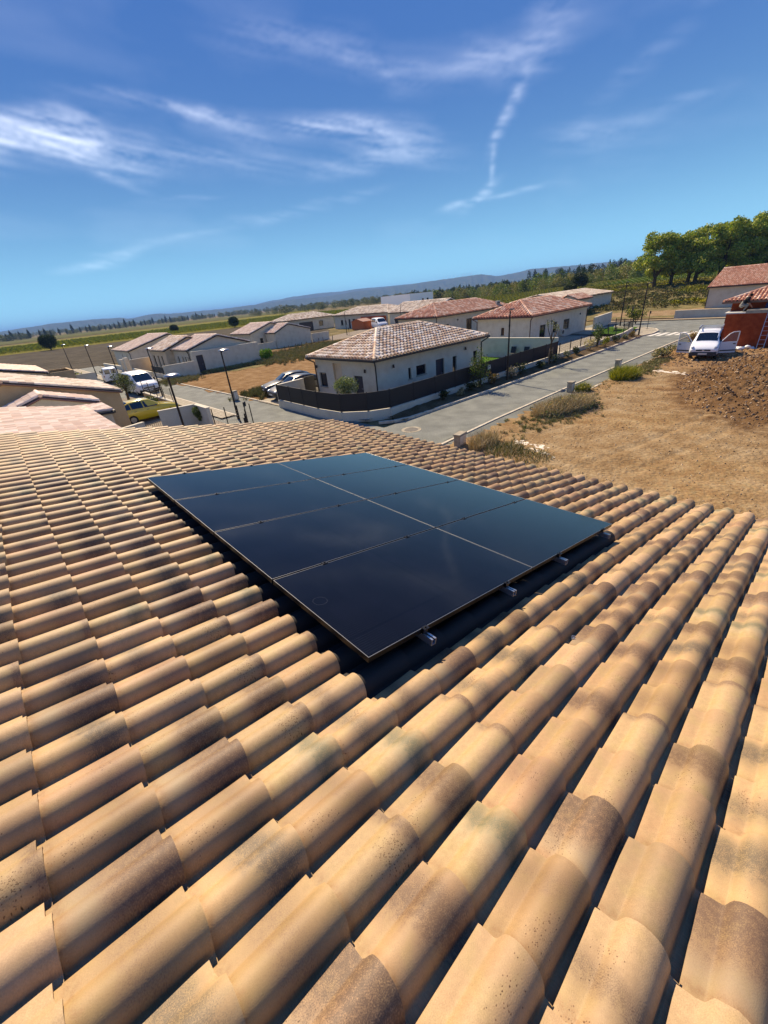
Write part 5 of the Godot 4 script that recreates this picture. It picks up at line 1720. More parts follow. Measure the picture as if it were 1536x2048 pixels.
func van(label: String, at: Vector3, turn: float, sc: float, small: bool) -> Node3D:
	var o := thing("parked_van", label, "van", at, turn)
	var wm := paint(rgb(226, 228, 230), 0.28, 0.0, 0.5)
	var st := [[2.45, 0.42, 0.74, 0.80, 0.72, 0.80, 0.70], [2.30, 0.28, 0.92, 1.00, 0.92, 0.94, 0.80], [1.75, 0.24, 1.10, 1.20, 0.97, 0.97, 0.82], [1.25, 0.24, 1.18, 1.52, 0.98, 0.98, 0.78], [0.78, 0.24, 1.20, 1.88, 0.98, 0.98, 0.80], [0.0, 0.24, 1.22, 1.96, 0.98, 0.98, 0.82], [-1.6, 0.24, 1.22, 1.97, 0.98, 0.98, 0.82], [-2.3, 0.26, 1.20, 1.92, 0.96, 0.96, 0.80], [-2.42, 0.34, 1.16, 1.84, 0.92, 0.93, 0.76]]
	if small: st = [[2.02, 0.40, 0.68, 0.74, 0.66, 0.72, 0.62], [1.88, 0.26, 0.82, 0.90, 0.80, 0.82, 0.70], [1.3, 0.22, 0.98, 1.06, 0.83, 0.83, 0.70], [0.95, 0.22, 1.04, 1.16, 0.83, 0.83, 0.66], [0.42, 0.22, 1.06, 1.70, 0.83, 0.83, 0.64], [-0.4, 0.22, 1.08, 1.80, 0.83, 0.83, 0.66], [-1.5, 0.22, 1.08, 1.82, 0.83, 0.83, 0.66], [-1.92, 0.25, 1.07, 1.76, 0.82, 0.82, 0.64], [-2.0, 0.34, 1.02, 1.66, 0.78, 0.79, 0.62]]
	car_body(o, st, wm, 2 if not small else 3, 4, 6, 6, [[1.15, 0.30], [0.18, -0.95], [-1.05, -2.1]] if not small else [[0.7, -0.1], [-0.2, -1.0], [-1.1, -1.8]])
	var wz := 0.86 if not small else 0.72
	var wx := [1.55, -1.5] if not small else [1.3, -1.3]
	for x in wx:
		for sg in [-1.0, 1.0]: wheel(o, Vector3(x, 0.33, wz * sg), 0.33 if not small else 0.30, 0.22)
	var nose: float = st[0][0]
	var tail: float = st[st.size() - 1][0]
	lamps(o, nose - 0.18, 0.86 if not small else 0.78, st[1][5] * 0.8, Vector3(0.16, 0.11, 0.15), "headlight", M.clear_lamp)
	box_part(o, "bumper", Vector3(nose - 0.25, 0.30, -st[1][4] * 0.96), Vector3(nose + 0.03, 0.56, st[1][4] * 0.96), M.plastic, 0.05)
	box_part(o, "grille", Vector3(nose - 0.08, 0.62, -0.5), Vector3(nose + 0.02, 0.74, 0.5), M.plastic)
	box_part(o, "number_plate", Vector3(nose + 0.03, 0.38, -0.26), Vector3(nose + 0.045, 0.49, 0.26), M.white_paint)
	for sg in [-1.0, 1.0]:
		var g := Shape.new()   # window in each rear door
		g.box(Vector3(tail - 0.012, 1.15, 0.08 * sg if sg > 0 else -0.62), Vector3(tail + 0.03, 1.62, 0.62 if sg > 0 else -0.08))
		part(o, "rear_window", g, M.car_glass)
		var s := Shape.new()
		s.bevel_box(Vector3(st[3][0] - 0.05, 1.14, (st[3][5] + 0.04) * sg - 0.07), Vector3(st[3][0] + 0.10, 1.40, (st[3][5] + 0.04) * sg + 0.07), 0.02)
		part(o, "mirror", s, M.plastic)
	lamps(o, tail + 0.04, 0.9, st[7][5] * 0.94, Vector3(0.05, 0.16, 0.07), "tail_light", M.red_lamp)
	o.scale = Vector3.ONE * sc
	return o

func build_vehicles() -> void:
	var yellow := paint(rgb(214, 188, 20), 0.22, 0.0, 0.6)
	yellow.clearcoat_enabled = true
	yellow.clearcoat = 0.8
	yellow.clearcoat_roughness = 0.05
	var dark := paint(rgb(22, 26, 34), 0.3, 0.0, 0.5)
	var y := hatchback("yellow hatchback parked beside the tan house", Vector3(7.0, 0.02, -33.4), 0.06, yellow)
	y.scale = Vector3(0.97, 0.97, 0.97)
	var roof := Shape.new()
	van("white van parked facing the bend, its windscreen glinting in the sun", Vector3(10.15, 0.02, -47.2), -PI / 2 + 0.05, 1.0, false)
	van("small white van parked rear first at the far end of the street", Vector3(10.4, 0.02, -62.0), PI / 2 - 0.1, 0.98, true)
	hatchback("dark blue car parked behind the forecourt wall on the bare lot", Vector3(17.3, 0.04, -31.0), PI - 0.25, dark, "dark cars beside the corner house")
	hatchback("dark grey car whose nose shows past the corner fence", Vector3(16.6, 0.06, -28.7), PI - 0.1, paint(rgb(40, 46, 56), 0.3, 0.0, 0.5), "dark cars beside the corner house")
	van("white delivery van parked beside the orange timber hut", Vector3(67.5, 0.05, -75.0), -PI / 2 - 0.4, 1.12, false)
	white_car()

func white_car() -> void:
	# small white leisure van on the bare plot with both front doors open and a roof rack
	var wm := paint(rgb(226, 229, 232), 0.25, 0.0, 0.5)
	wm.clearcoat_enabled = true
	wm.clearcoat = 0.6
	var o := thing("utility_car", "white utility car with both front doors open and a roof rack on the bare plot", "car", Vector3(39.6, 0.10, -7.9), PI + 0.14)
	var st := [[1.98, 0.42, 0.66, 0.70, 0.62, 0.70, 0.58], [1.86, 0.28, 0.80, 0.86, 0.80, 0.82, 0.66], [1.45, 0.22, 0.95, 1.00, 0.83, 0.83, 0.68], [1.05, 0.22, 1.04, 1.12, 0.83, 0.83, 0.66], [0.45, 0.22, 1.06, 1.66, 0.83, 0.83, 0.63], [-0.3, 0.22, 1.08, 1.80, 0.83, 0.83, 0.66], [-1.4, 0.22, 1.08, 1.82, 0.83, 0.83, 0.66], [-1.9, 0.25, 1.07, 1.78, 0.82, 0.82, 0.64], [-2.0, 0.34, 1.02, 1.68, 0.78, 0.79, 0.62]]
	car_body(o, st, wm, 3, 4, 6, 6, [[0.75, -0.15], [-0.25, -1.0], [-1.1, -1.8]])
	for x in [1.28, -1.32]:
		for sg in [-1.0, 1.0]: wheel(o, Vector3(x, 0.30, 0.72 * sg), 0.30, 0.2)
	lamps(o, 1.80, 0.80, 0.66, Vector3(0.15, 0.10, 0.14), "headlight", M.clear_lamp)
	lamps(o, 1.90, 0.40, 0.55, Vector3(0.06, 0.05, 0.08), "fog_light", M.clear_lamp)
	box_part(o, "bumper", Vector3(1.72, 0.28, -0.80), Vector3(2.03, 0.55, 0.80), paint(rgb(50, 52, 55), 0.7), 0.06)
	for e in [-1.0, 1.0]: box_part(o, "grille", Vector3(1.93, 0.60, 0.06 if e > 0 else -0.42), Vector3(2.0, 0.69, 0.42 if e > 0 else -0.06), M.plastic)
	box_part(o, "number_plate", Vector3(2.03, 0.36, -0.26), Vector3(2.045, 0.47, 0.26), M.white_paint)
	box_part(o, "badge", Vector3(1.96, 0.62, -0.04), Vector3(2.005, 0.71, 0.04), M.steel)
	for e in [-1.0, 1.0]:   # dark door openings
		var g := Shape.new()
		var z: float = 0.842 * e
		var pts := [Vector3(-0.15, 0.32, z), Vector3(0.82, 0.32, z), Vector3(0.82, 1.05, z), Vector3(0.45, 1.58, 0.672 * e), Vector3(-0.15, 1.66, 0.675 * e), Vector3(-0.15, 1.05, z)]
		for k in range(1, 5):
			if e > 0.0: g.tri(pts[0], pts[k], pts[k + 1])
			else: g.tri(pts[0], pts[k + 1], pts[k])
		part(o, "doorway", g, paint(rgb(30, 30, 33), 0.9))
		var seat := Shape.new()
		seat.bevel_box(Vector3(-0.55, 0.5, 0.42 * e - 0.22), Vector3(-0.40, 1.25, 0.42 * e + 0.22), 0.05)
		# door swung open on its front hinge
		var t := Transform3D(Basis(Vector3.UP, e * deg_to_rad(66.0)), Vector3(0.84, 0, 0.85 * e))
		var d := Shape.new()
		d.box(Vector3(-0.98, 0.30, -0.03), Vector3(0.0, 1.04, 0.03), t)
		var top := [Vector3(0.0, 1.04, 0), Vector3(-0.42, 1.55, 0), Vector3(-0.62, 1.66, 0), Vector3(-0.98, 1.68, 0), Vector3(-0.98, 1.04, 0)]
		for k in 4:
			d.tube(t * top[k], t * top[k + 1], 0.032, 0.032, 6)
		var dp := part(o, "door", d, paint(rgb(205, 207, 212), 0.35))
		var pane := Shape.new()
		for k in range(1, 4):
			pane.tri(t * top[0], t * top[k], t * top[k + 1])
		var glass := paint(rgb(90, 110, 115), 0.05)
		glass.transparency = BaseMaterial3D.TRANSPARENCY_ALPHA
		glass.albedo_color.a = 0.45
		part(dp, "pane", pane, glass)
		var trim := Shape.new()
		trim.box(Vector3(-0.96, 0.42, -0.042), Vector3(-0.02, 0.50, 0.042), t)
		trim.box(Vector3(-0.9, 0.86, -0.045), Vector3(-0.74, 0.92, 0.045), t)
		part(dp, "trim", trim, M.plastic)
		var mr := Shape.new()
		mr.ball(t * Vector3(-0.10, 1.10, -0.10 * e), Vector3(0.09, 0.09, 0.09), 8, 5)
		part(dp, "mirror", mr, M.plastic)
	var rack := Shape.new()
	for x in [0.12, -0.6, -1.5]:
		rack.box(Vector3(x - 0.03, 1.90, -0.70), Vector3(x + 0.03, 1.95, 0.70))
		for e in [-1.0, 1.0]: rack.box(Vector3(x - 0.03, 1.80, 0.64 * e - 0.03), Vector3(x + 0.03, 2.0, 0.64 * e + 0.03))
	for e in [-1.0, 1.0]: rack.box(Vector3(-1.6, 1.96, 0.66 * e - 0.025), Vector3(0.2, 2.01, 0.66 * e + 0.025))
	part(o, "roof_rack", rack, paint(rgb(190, 196, 200), 0.35, 0.7))
	var wip := Shape.new()
	wip.tube(Vector3(1.0, 1.14, 0.1), Vector3(0.72, 1.42, -0.35), 0.012, 0.012, 5)
	part(o, "wiper", wip, M.plastic)

# ---------------------------------------------------------------- brick house with the worker
func field_person(bones: Array, cell: float, lo: Vector3, hi: Vector3) -> Shape:
	# one continuous surface round tapered bones [a, b, radius a, radius b, colour]: surface nets over a smooth union
	var s := Shape.new()
	var n := Vector3i(((hi - lo) / cell).ceil()) + Vector3i.ONE
	var val := PackedFloat32Array()
	val.resize(n.x * n.y * n.z)
	var at := func(p: Vector3) -> float:
		var d := 1.0
		for b in bones:
			var ab: Vector3 = b[1] - b[0]
			var t := clampf((p - b[0]).dot(ab) / ab.length_squared(), 0.0, 1.0)
			var q: float = p.distance_to(b[0] + ab * t) - lerpf(b[2], b[3], t)
			var k: float = b[5]
			var h := clampf(0.5 + 0.5 * (d - q) / k, 0.0, 1.0)
			d = lerpf(d, q, h) - k * h * (1.0 - h)
		return d
	for z in n.z:
		for y in n.y:
			for x in n.x: val[(z * n.y + y) * n.x + x] = at.call(lo + Vector3(x, y, z) * cell)
	var id := {}
	for z in n.z - 1:
		for y in n.y - 1:
			for x in n.x - 1:
				var sum := Vector3.ZERO
				var cnt := 0
				for e in [[0, 1], [0, 2], [0, 4], [1, 3], [1, 5], [2, 3], [2, 6], [3, 7], [4, 5], [4, 6], [5, 7], [6, 7]]:
					var pa := Vector3(x + (e[0] & 1), y + ((e[0] >> 1) & 1), z + (e[0] >> 2))
					var pb := Vector3(x + (e[1] & 1), y + ((e[1] >> 1) & 1), z + (e[1] >> 2))
					var va := val[(int(pa.z) * n.y + int(pa.y)) * n.x + int(pa.x)]
					var vb := val[(int(pb.z) * n.y + int(pb.y)) * n.x + int(pb.x)]
					if (va < 0.0) != (vb < 0.0):
						sum += pa.lerp(pb, va / (va - vb)); cnt += 1
				if cnt == 0: continue
				var p := lo + sum / cnt * cell
				var g := Vector3(at.call(p + Vector3(0.01, 0, 0)) - at.call(p - Vector3(0.01, 0, 0)), at.call(p + Vector3(0, 0.01, 0)) - at.call(p - Vector3(0, 0.01, 0)), at.call(p + Vector3(0, 0, 0.01)) - at.call(p - Vector3(0, 0, 0.01))).normalized()
				var best := 9.0
				for b in bones:
					var ab: Vector3 = b[1] - b[0]
					var t := clampf((p - b[0]).dot(ab) / ab.length_squared(), 0.0, 1.0)
					var q: float = p.distance_to(b[0] + ab * t) - lerpf(b[2], b[3], t)
					if q < best: best = q; s.col = b[4]
				id[Vector3i(x, y, z)] = s.vert(p, g)
	var axes := [[Vector3i(1, 0, 0), Vector3i(0, 1, 0), Vector3i(0, 0, 1)], [Vector3i(0, 1, 0), Vector3i(0, 0, 1), Vector3i(1, 0, 0)], [Vector3i(0, 0, 1), Vector3i(1, 0, 0), Vector3i(0, 1, 0)]]
	for c in id:
		for a in axes:
			var q: Vector3i = c + a[0]
			var v0 := val[(c.z * n.y + c.y) * n.x + c.x]
			if q.x >= n.x or q.y >= n.y or q.z >= n.z: continue
			var v1 := val[(q.z * n.y + q.y) * n.x + q.x]
			if (v0 < 0.0) == (v1 < 0.0): continue
			var k := [c, c - a[1], c - a[1] - a[2], c - a[2]]
			var ok := true
			for m in k: ok = ok and id.has(m)
			if not ok: continue
			var i: Array = [id[k[0]], id[k[1]], id[k[2]], id[k[3]]]
			if v0 < 0.0: s.ix.append_array(PackedInt32Array([i[0], i[2], i[1], i[0], i[3], i[2]]))
			else: s.ix.append_array(PackedInt32Array([i[0], i[1], i[2], i[0], i[2], i[3]]))
	return s

func build_brick_house() -> void:
	var brick := spread(paint(rgb(255, 255, 255), 0.92, 0.0, 0.15), ground_texture(256, 501, [rgb(128, 58, 34), rgb(146, 68, 40), rgb(160, 80, 48)], 0.02, 0.2, 0.01, rgb(176, 110, 80), 0.25), 2.2)
	var h := house("unfinished_house", "unfinished rust red brick house with half laid hip roof", "house", {
		"x0": 43.85, "x1": 56.0, "z0": -8.35, "z1": 8.0, "eave": 3.36, "rise": 2.1, "roof": "hip", "over": 0.5, "tints": "red", "wall": brick, "seg": 5, "y": 0.05, "gutter": paint(rgb(120, 92, 74), 0.8)})
	# lower storey that stands forward, a step in its face, concrete beam and pale slab on top
	var org := h.position
	var w := Shape.new()
	w.box(Vector3(43.2, 0, -7.85) - org, Vector3(44.34, 2.6, -6.7) - org)
	w.box(Vector3(43.08, 0, -6.7) - org, Vector3(44.34, 2.6, 7.0) - org)
	part(h, "front_wall", w, brick)
	var bm := Shape.new()
	bm.bevel_box(Vector3(43.04, 2.6, -6.66) - org, Vector3(44.34, 2.84, 7.0) - org, 0.02)
	part(h, "concrete_beam", bm, M.concrete)
	var sl := Shape.new()
	sl.bevel_box(Vector3(43.06, 2.602, -7.95) - org, Vector3(44.34, 2.70, -6.68) - org, 0.015)
	part(h, "pale_slab", sl, M.white_paint)
	var tarp := Shape.new()
	tarp.box(Vector3(44.29, 2.86, -5.8) - org, Vector3(44.33, 3.2, 4.0) - org)
	part(h, "blue_sheet", tarp, paint(rgb(28, 44, 110), 0.5))
	# ladder
	var l := thing("ladder", "aluminium ladder leaning on the rust red brick wall", "ladder", Vector3(42.35, 0.06, -5.15))
	var top := Vector3(0.62, 3.1, 0)
	for e in [-0.2, 0.2]:
		var s := Shape.new()
		s.box(Vector3(-0.025, 0, -0.015), Vector3(0.025, top.length(), 0.015), Transform3D(Basis(Vector3(top.y, -top.x, 0).normalized(), top.normalized(), Vector3(0, 0, 1)), Vector3(0, 0, e)))
		part(l, "rail", s, M.steel)
	for k in 10:
		var s := Shape.new()
		var p := top * ((k + 0.6) / 10.4)
		s.tube(p + Vector3(0, 0, -0.2), p + Vector3(0, 0, 0.2), 0.014, 0.014, 6)
		part(l, "rung", s, M.steel)
	# crumpled plastic sheet at the foot of the wall
	var r := rnd(91)
	var c := Shape.new()
	for k in 7: c.ball(Vector3(r.randf_range(-0.2, 0.2), 0.10 + (0.12 if k == 5 else 0.0), -0.7 + k * 0.22), Vector3(0.2, 0.14, 0.22), 9, 6, 0.3, r)
	put("plastic_sheet", c, paint(rgb(232, 234, 236), 0.4), "crumpled white plastic sheet at the foot of the brick wall", "sheet", Vector3(42.72, 0.1, -6.3))
	# worker crouching on the slab
	var top_c := lin(38, 38, 42)
	var leg_c := lin(128, 126, 120)
	var skin := lin(172, 120, 92)
	var hair := lin(28, 22, 18)
	var shoe := lin(60, 50, 42)
	var bones := [
		[Vector3(0, 0.42, -0.16), Vector3(0, 0.62, -0.06), 0.155, 0.15, leg_c, 0.06], [Vector3(0, 0.62, -0.05), Vector3(0, 0.86, 0.12), 0.155, 0.165, top_c, 0.06], [Vector3(-0.15, 0.88, 0.13), Vector3(0.15, 0.88, 0.13), 0.085, 0.085, top_c, 0.06],
		[Vector3(0, 0.92, 0.17), Vector3(0, 1.02, 0.22), 0.06, 0.058, skin, 0.03], [Vector3(0, 1.09, 0.25), Vector3(0, 1.14, 0.25), 0.085, 0.095, hair, 0.02], [Vector3(0, 1.06, 0.30), Vector3(0, 1.11, 0.31), 0.065, 0.06, skin, 0.02]]
	for e in [-1.0, 1.0]:
		bones.append_array([
			[Vector3(0.10 * e, 0.38, -0.14), Vector3(0.17 * e, 0.50, 0.24), 0.10, 0.07, leg_c, 0.04], [Vector3(0.17 * e, 0.50, 0.24), Vector3(0.15 * e, 0.09, 0.02), 0.068, 0.046, leg_c, 0.03], [Vector3(0.15 * e, 0.05, 0.0), Vector3(0.16 * e, 0.04, 0.19), 0.05, 0.04, shoe, 0.02],
			[Vector3(0.20 * e, 0.88, 0.13), Vector3(0.24 * e, 0.62, 0.22), 0.058, 0.047, top_c, 0.03], [Vector3(0.24 * e, 0.62, 0.22), Vector3(0.16 * e, 0.36, 0.42), 0.045, 0.034, skin, 0.02], [Vector3(0.16 * e, 0.36, 0.42), Vector3(0.14 * e, 0.29, 0.47), 0.036, 0.034, skin, 0.015]])
		for k in 5:
			var fz := 0.455 + 0.012 * k
			bones.append([Vector3((0.155 - 0.018 * k) * e, 0.285, fz), Vector3((0.15 - 0.018 * k) * e, 0.215 + 0.012 * absf(k - 2.0), fz + 0.03), 0.011, 0.009, skin, 0.005])
	var ps := field_person(bones, 0.026, Vector3(-0.36, -0.03, -0.38), Vector3(0.36, 1.28, 0.58))
	put("person", ps, tinted(0.85, 0.25), "person in dark top and grey trousers crouching on the pale slab of the brick house", "person", Vector3(43.55, 2.70, -6.95), 0.15)

# ---------------------------------------------------------------- plants
func leaf_cloud(r: RandomNumberGenerator, blobs: Array, count: int, size: float, tints: Array, shell := 0.55) -> Shape:
	# blobs: [centre, radii]; leaves gather towards the outside of each blob
	var s := Shape.new()
	var total := 0.0
	for b in blobs: total += b[1].x * b[1].y + b[1].z * b[1].y
	for b in blobs:
		var m := int(count * (b[1].x * b[1].y + b[1].z * b[1].y) / total)
		for k in m:
			var d := Vector3(r.randfn(), r.randfn(), r.randfn()).normalized()
			var q: float = pow(r.randf(), 0.33 * (1.0 - shell) + 0.08) * (1.0 + r.randfn(0.0, 0.07))
			var t: Color = tints[r.randi_range(0, tints.size() - 1)]
			s.leaf(b[0] + d * b[1] * q, r, size, t * r.randf_range(0.75, 1.2))
	return s

func blades(r: RandomNumberGenerator, count: int, rx: float, rz: float, h: float, tints: Array, lean := 0.35, width := 0.012) -> Shape:
	var s := Shape.new()
	for k in count:
		var a := r.randf() * TAU
		var m := sqrt(r.randf())
		var p := Vector3(cos(a) * rx * m, 0, sin(a) * rz * m)
		var l := h * r.randf_range(0.45, 1.1) * (1.0 - 0.35 * m)
		var d := Vector3(r.randfn(0.0, lean), 1.0, r.randfn(0.0, lean)).normalized()
		var w := Vector3(r.randfn(), 0, r.randfn()).normalized() * width * r.randf_range(0.6, 1.5)
		s.col = tints[r.randi_range(0, tints.size() - 1)] * r.randf_range(0.75, 1.2)
		var mid := p + d * l * 0.6
		var tip := p + d * l + Vector3(r.randfn(), -0.2, r.randfn()) * l * 0.18
		s.quad(p - w, p + w, mid + w * 0.7, mid - w * 0.7)
		s.tri(mid - w * 0.7, mid + w * 0.7, tip)
	return s

func shrub(called: String, label: String, at: Vector3, size: Vector3, count: int, leaf: float, tints: Array, seed_: int, group := "", stems := 5) -> Node3D:
	var o := thing(called, label, "shrub", at, 0.0, group)
	var r := rnd(seed_)
	var blobs := []
	for k in 6:
		blobs.push_back([Vector3(r.randfn(0.0, 0.28) * size.x, size.y * r.randf_range(0.35, 0.78), r.randfn(0.0, 0.28) * size.z), Vector3(size.x * r.randf_range(0.35, 0.55), size.y * r.randf_range(0.22, 0.4), size.z * r.randf_range(0.35, 0.55))])
	part(o, "foliage", leaf_cloud(r, blobs, count, leaf, tints, 0.3), M.leaf)
	var st := Shape.new()
	for k in stems:
		var b: Array = blobs[k % blobs.size()]
		st.tube(Vector3(r.randf_range(-0.05, 0.05), -0.05, r.randf_range(-0.05, 0.05)), b[0], 0.02 * size.y, 0.006, 5)
	part(o, "stems", st, M.bark)
	return o

func build_plants() -> void:
	var green := [lin(74, 92, 44), lin(92, 108, 54), lin(58, 76, 38), lin(110, 118, 66)]
	var dark := [lin(44, 56, 34), lin(58, 68, 42), lin(38, 46, 30), lin(70, 74, 48)]
	var grey := [lin(120, 122, 104), lin(140, 138, 118), lin(98, 104, 84), lin(156, 150, 130)]
	var olive := [lin(112, 122, 84), lin(132, 140, 104), lin(90, 102, 66), lin(150, 154, 122)]
	var yellow := [lin(150, 146, 36), lin(128, 132, 40), lin(172, 162, 50), lin(92, 104, 40)]
	var straw := [lin(198, 178, 138), lin(174, 156, 120), lin(212, 194, 154), lin(150, 136, 102), lin(156, 148, 110)]
	var mauve := [lin(128, 120, 122), lin(146, 134, 134), lin(104, 98, 94), lin(112, 112, 88)]
	var rust := [lin(134, 104, 58), lin(112, 96, 52), lin(90, 86, 46), lin(150, 120, 70)]
	var bed := [
		[19.9, -16.75, 0.5, 0.45, 0.4, dark, "low dark shrub in the bed under the fence near the bend"], [21.4, -16.6, 0.35, 0.35, 0.3, grey, "small grey cushion plant in the shaded bed"], [22.6, -16.7, 0.4, 0.5, 0.35, dark, "round dark shrub in the bed beside the tall leafy shrub"],
		[23.75, -16.75, 0.55, 2.1, 0.5, green, "tall leafy shrub rising above the charcoal fence"], [25.2, -16.6, 0.6, 0.65, 0.45, rust, "rust coloured shrub in the bed beside the street lamp"], [27.2, -16.5, 0.65, 0.75, 0.5, mauve, "grey mauve lavender bush in the bed beside the street lamp"],
		[28.7, -16.7, 0.6, 0.7, 0.45, dark, "dark spreading shrub in the bed past the lavender bush"], [31.3, -16.6, 0.4, 0.4, 0.35, dark, "small dark shrub in the bed before the staked young tree"], [33.8, -16.7, 0.7, 0.6, 0.5, dark, "low dark shrub at the foot of the staked young tree"],
		[36.2, -16.7, 0.5, 0.45, 0.4, grey, "grey cushion plant in the bed where the wire fence begins"], [38.0, -16.8, 0.5, 0.6, 0.45, dark, "rounded dark shrub in the bed before the wire fence"], [40.4, -16.7, 0.6, 0.8, 0.5, straw, "dry straw coloured shrub in the bed before the wire fence"],
		[42.3, -16.9, 0.8, 1.75, 0.6, green, "tall dark leaved bush before the wire fence"], [43.2, -16.5, 0.5, 0.6, 0.4, yellow, "yellow green shrub beside the tall dark leaved bush"], [45.8, -16.6, 0.5, 0.55, 0.45, dark, "dark shrub in the bed towards the zebra crossing"], [48.4, -16.7, 0.45, 0.4, 0.4, grey, "grey shrub in the bed near the zebra crossing"], [50.2, -16.7, 0.4, 0.45, 0.4, rust, "brown shrub at the end of the bed by the crossing lamp"]]
	for i in bed.size():
		var q: Array = bed[i]
		shrub("bed_shrub", q[6], Vector3(q[0], 0.2, q[1]), Vector3(q[2] * 1.3, q[3] * 1.25, q[4] * 1.2), 420 if q[3] < 1.0 else 1100, 0.055, q[5], 600 + i, "shrubs in the planting bed")
	# staked young tree, almost bare
	var t := thing("young_tree", "almost bare young tree tied to stakes in the planting bed", "tree", Vector3(33.1, 0.25, -16.75))
	var r := rnd(33)
	var tr := Shape.new()
	tr.tube(Vector3.ZERO, Vector3(0.02, 1.55, 0), 0.07, 0.055, 8)
	var tips := []
	for k in 7:
		var a := TAU * k / 7.0 + r.randf_range(-0.3, 0.3)
		var p := Vector3(0.02, 1.4 + 0.06 * k, 0)
		var q := p + Vector3(cos(a) * 0.35, r.randf_range(0.6, 0.9), sin(a) * 0.35)
		var e := q + Vector3(cos(a) * 0.15, r.randf_range(0.5, 0.9), sin(a) * 0.15)
		tr.tube(p, q, 0.035, 0.022, 6); tr.tube(q, e, 0.022, 0.008, 5)
		tips.push_back([q.lerp(e, 0.6), Vector3(0.16, 0.3, 0.16)])
	part(t, "trunk", tr, M.bark)
	part(t, "crown", leaf_cloud(r, tips, 260, 0.04, grey + olive, 0.1), M.leaf)
	var stk := Shape.new()
	for e in [-0.28, 0.28]: stk.tube(Vector3(e, -0.1, 0.05), Vector3(e, 1.15, 0.05), 0.035, 0.035, 6)
	stk.tube(Vector3(-0.28, 1.0, 0.05), Vector3(0.28, 1.0, 0.05), 0.02, 0.02, 5)
	part(t, "stakes", stk, paint(rgb(140, 118, 92), 0.9))
	# olive trees
	for q in [[Vector3(7.6, 0.05, -41.5), 2.6, 1.35, olive, dark, "olive tree with a dense dark crown in the gravel garden by the tan house"], [Vector3(15.6, 0.1, -21.0), 2.05, 1.15, olive, olive, "silvery olive bush just behind the corner of the charcoal fence"], [Vector3(8.1, 0.05, -25.6), 1.35, 0.5, olive, green, "slim young olive against the white front wall"]]:
		var o := thing("olive_tree", q[5], "tree", q[0])
		var rr := rnd(int(q[1] * 100.0))
		var tk := Shape.new()
		tk.tube(Vector3.ZERO, Vector3(0.05, q[1] * 0.4, 0.03), 0.05 * q[1], 0.035 * q[1], 7)
		var bl := []
		for k in 8:
			var a := TAU * k / 8.0
			var c := Vector3(cos(a) * q[2] * 0.5 * rr.randf(), q[1] * rr.randf_range(0.55, 0.9), sin(a) * q[2] * 0.5 * rr.randf())
			tk.tube(Vector3(0.05, q[1] * 0.38, 0.03), c, 0.018 * q[1], 0.006, 5)
			bl.push_back([c, Vector3(q[2] * 0.5, q[1] * 0.2, q[2] * 0.5) * rr.randf_range(0.7, 1.1)])
		part(o, "trunk", tk, M.bark)
		part(o, "crown", leaf_cloud(rr, bl, 2600, 0.05, q[3] + q[4], 0.2), M.leaf)
	# wild plants at the edge of the bare plot
	var big := thing("dry_bush", "large tangled dry brown bush at the edge of the bare plot", "shrub", Vector3(21.4, 0.05, -9.75), -0.25)
	part(big, "stems", blades(rnd(61), 5200, 2.1, 0.85, 1.05, straw, 0.38, 0.008), M.dry)
	part(big, "leaves", leaf_cloud(rnd(62), [[Vector3(-1.2, 0.18, 0.4), Vector3(0.9, 0.25, 0.5)], [Vector3(0.6, 0.15, 0.6), Vector3(1.3, 0.22, 0.4)], [Vector3(0.2, 0.4, 0), Vector3(1.6, 0.3, 0.6)]], 1500, 0.05, straw + green + grey, 0.1), M.leaf)
	for q in [[Vector3(25.75, 0.05, -10.75), Vector3(0.5, 0.6, 0.4), 900, "small yellow broom beside the slim meter box"], [Vector3(30.0, 0.05, -10.0), Vector3(0.95, 0.95, 0.75), 3200, "yellow green broom bush before the slim meter box on the plot edge"]]:
		var o := thing("broom_bush", q[3], "shrub", q[0])
		var sz: Vector3 = q[1]
		part(o, "stems", blades(rnd(int(q[2])), q[2], sz.x, sz.z, sz.y * 1.25, yellow, 0.42, 0.008), M.leaf)
		part(o, "base_leaves", leaf_cloud(rnd(int(q[2]) + 1), [[Vector3(0, 0.2, 0.1), Vector3(sz.x, 0.25, sz.z)]], 500, 0.05, dark + straw, 0.1), M.leaf)
	shrub("wild_shrub", "sprawling olive green shrub between the pavement and the white utility car", Vector3(38.9, 0.06, -10.45), Vector3(1.5, 0.85, 0.7), 1500, 0.06, straw + dark, 71)
	shrub("wild_shrub", "brown withered stump of pampas beside the white utility car", Vector3(46.2, 0.06, -10.4), Vector3(0.5, 1.1, 0.5), 600, 0.06, rust + straw, 72)
	for q in [[Vector3(14.55, 0.05, -10.0), 0.9, 0.5, 0.95, 900, straw, "pale dry grass tuft beside the two doored meter box"], [Vector3(14.4, 0.05, -8.9), 1.0, 0.7, 0.55, 700, straw + green, "low mixed grass patch below the villa eave"], [Vector3(14.3, 0.05, -7.7), 0.9, 0.9, 0.35, 700, green + straw, "flat green weed patch nearest the villa eave"], [Vector3(12.9, 0.05, -6.4), 0.8, 0.7, 0.3, 400, green + straw, "thin weed patch hidden behind the roof edge"]]:
		put("grass_tuft", blades(rnd(int(q[4]) + int(q[1] * 90)), q[4], q[1], q[2], q[3], q[5], 0.4, 0.01), M.dry, q[6], "grass", q[0], 0.0, "wild grass at the plot edge")
	# grass: verges and weeds nobody could count
	var xf: Array[Transform3D] = []
	var cols: Array[Color] = []
	var rg := rnd(800)
	var tuft := blades(rnd(801), 26, 0.14, 0.14, 0.3, [Color(1, 1, 1)], 0.4, 0.012)
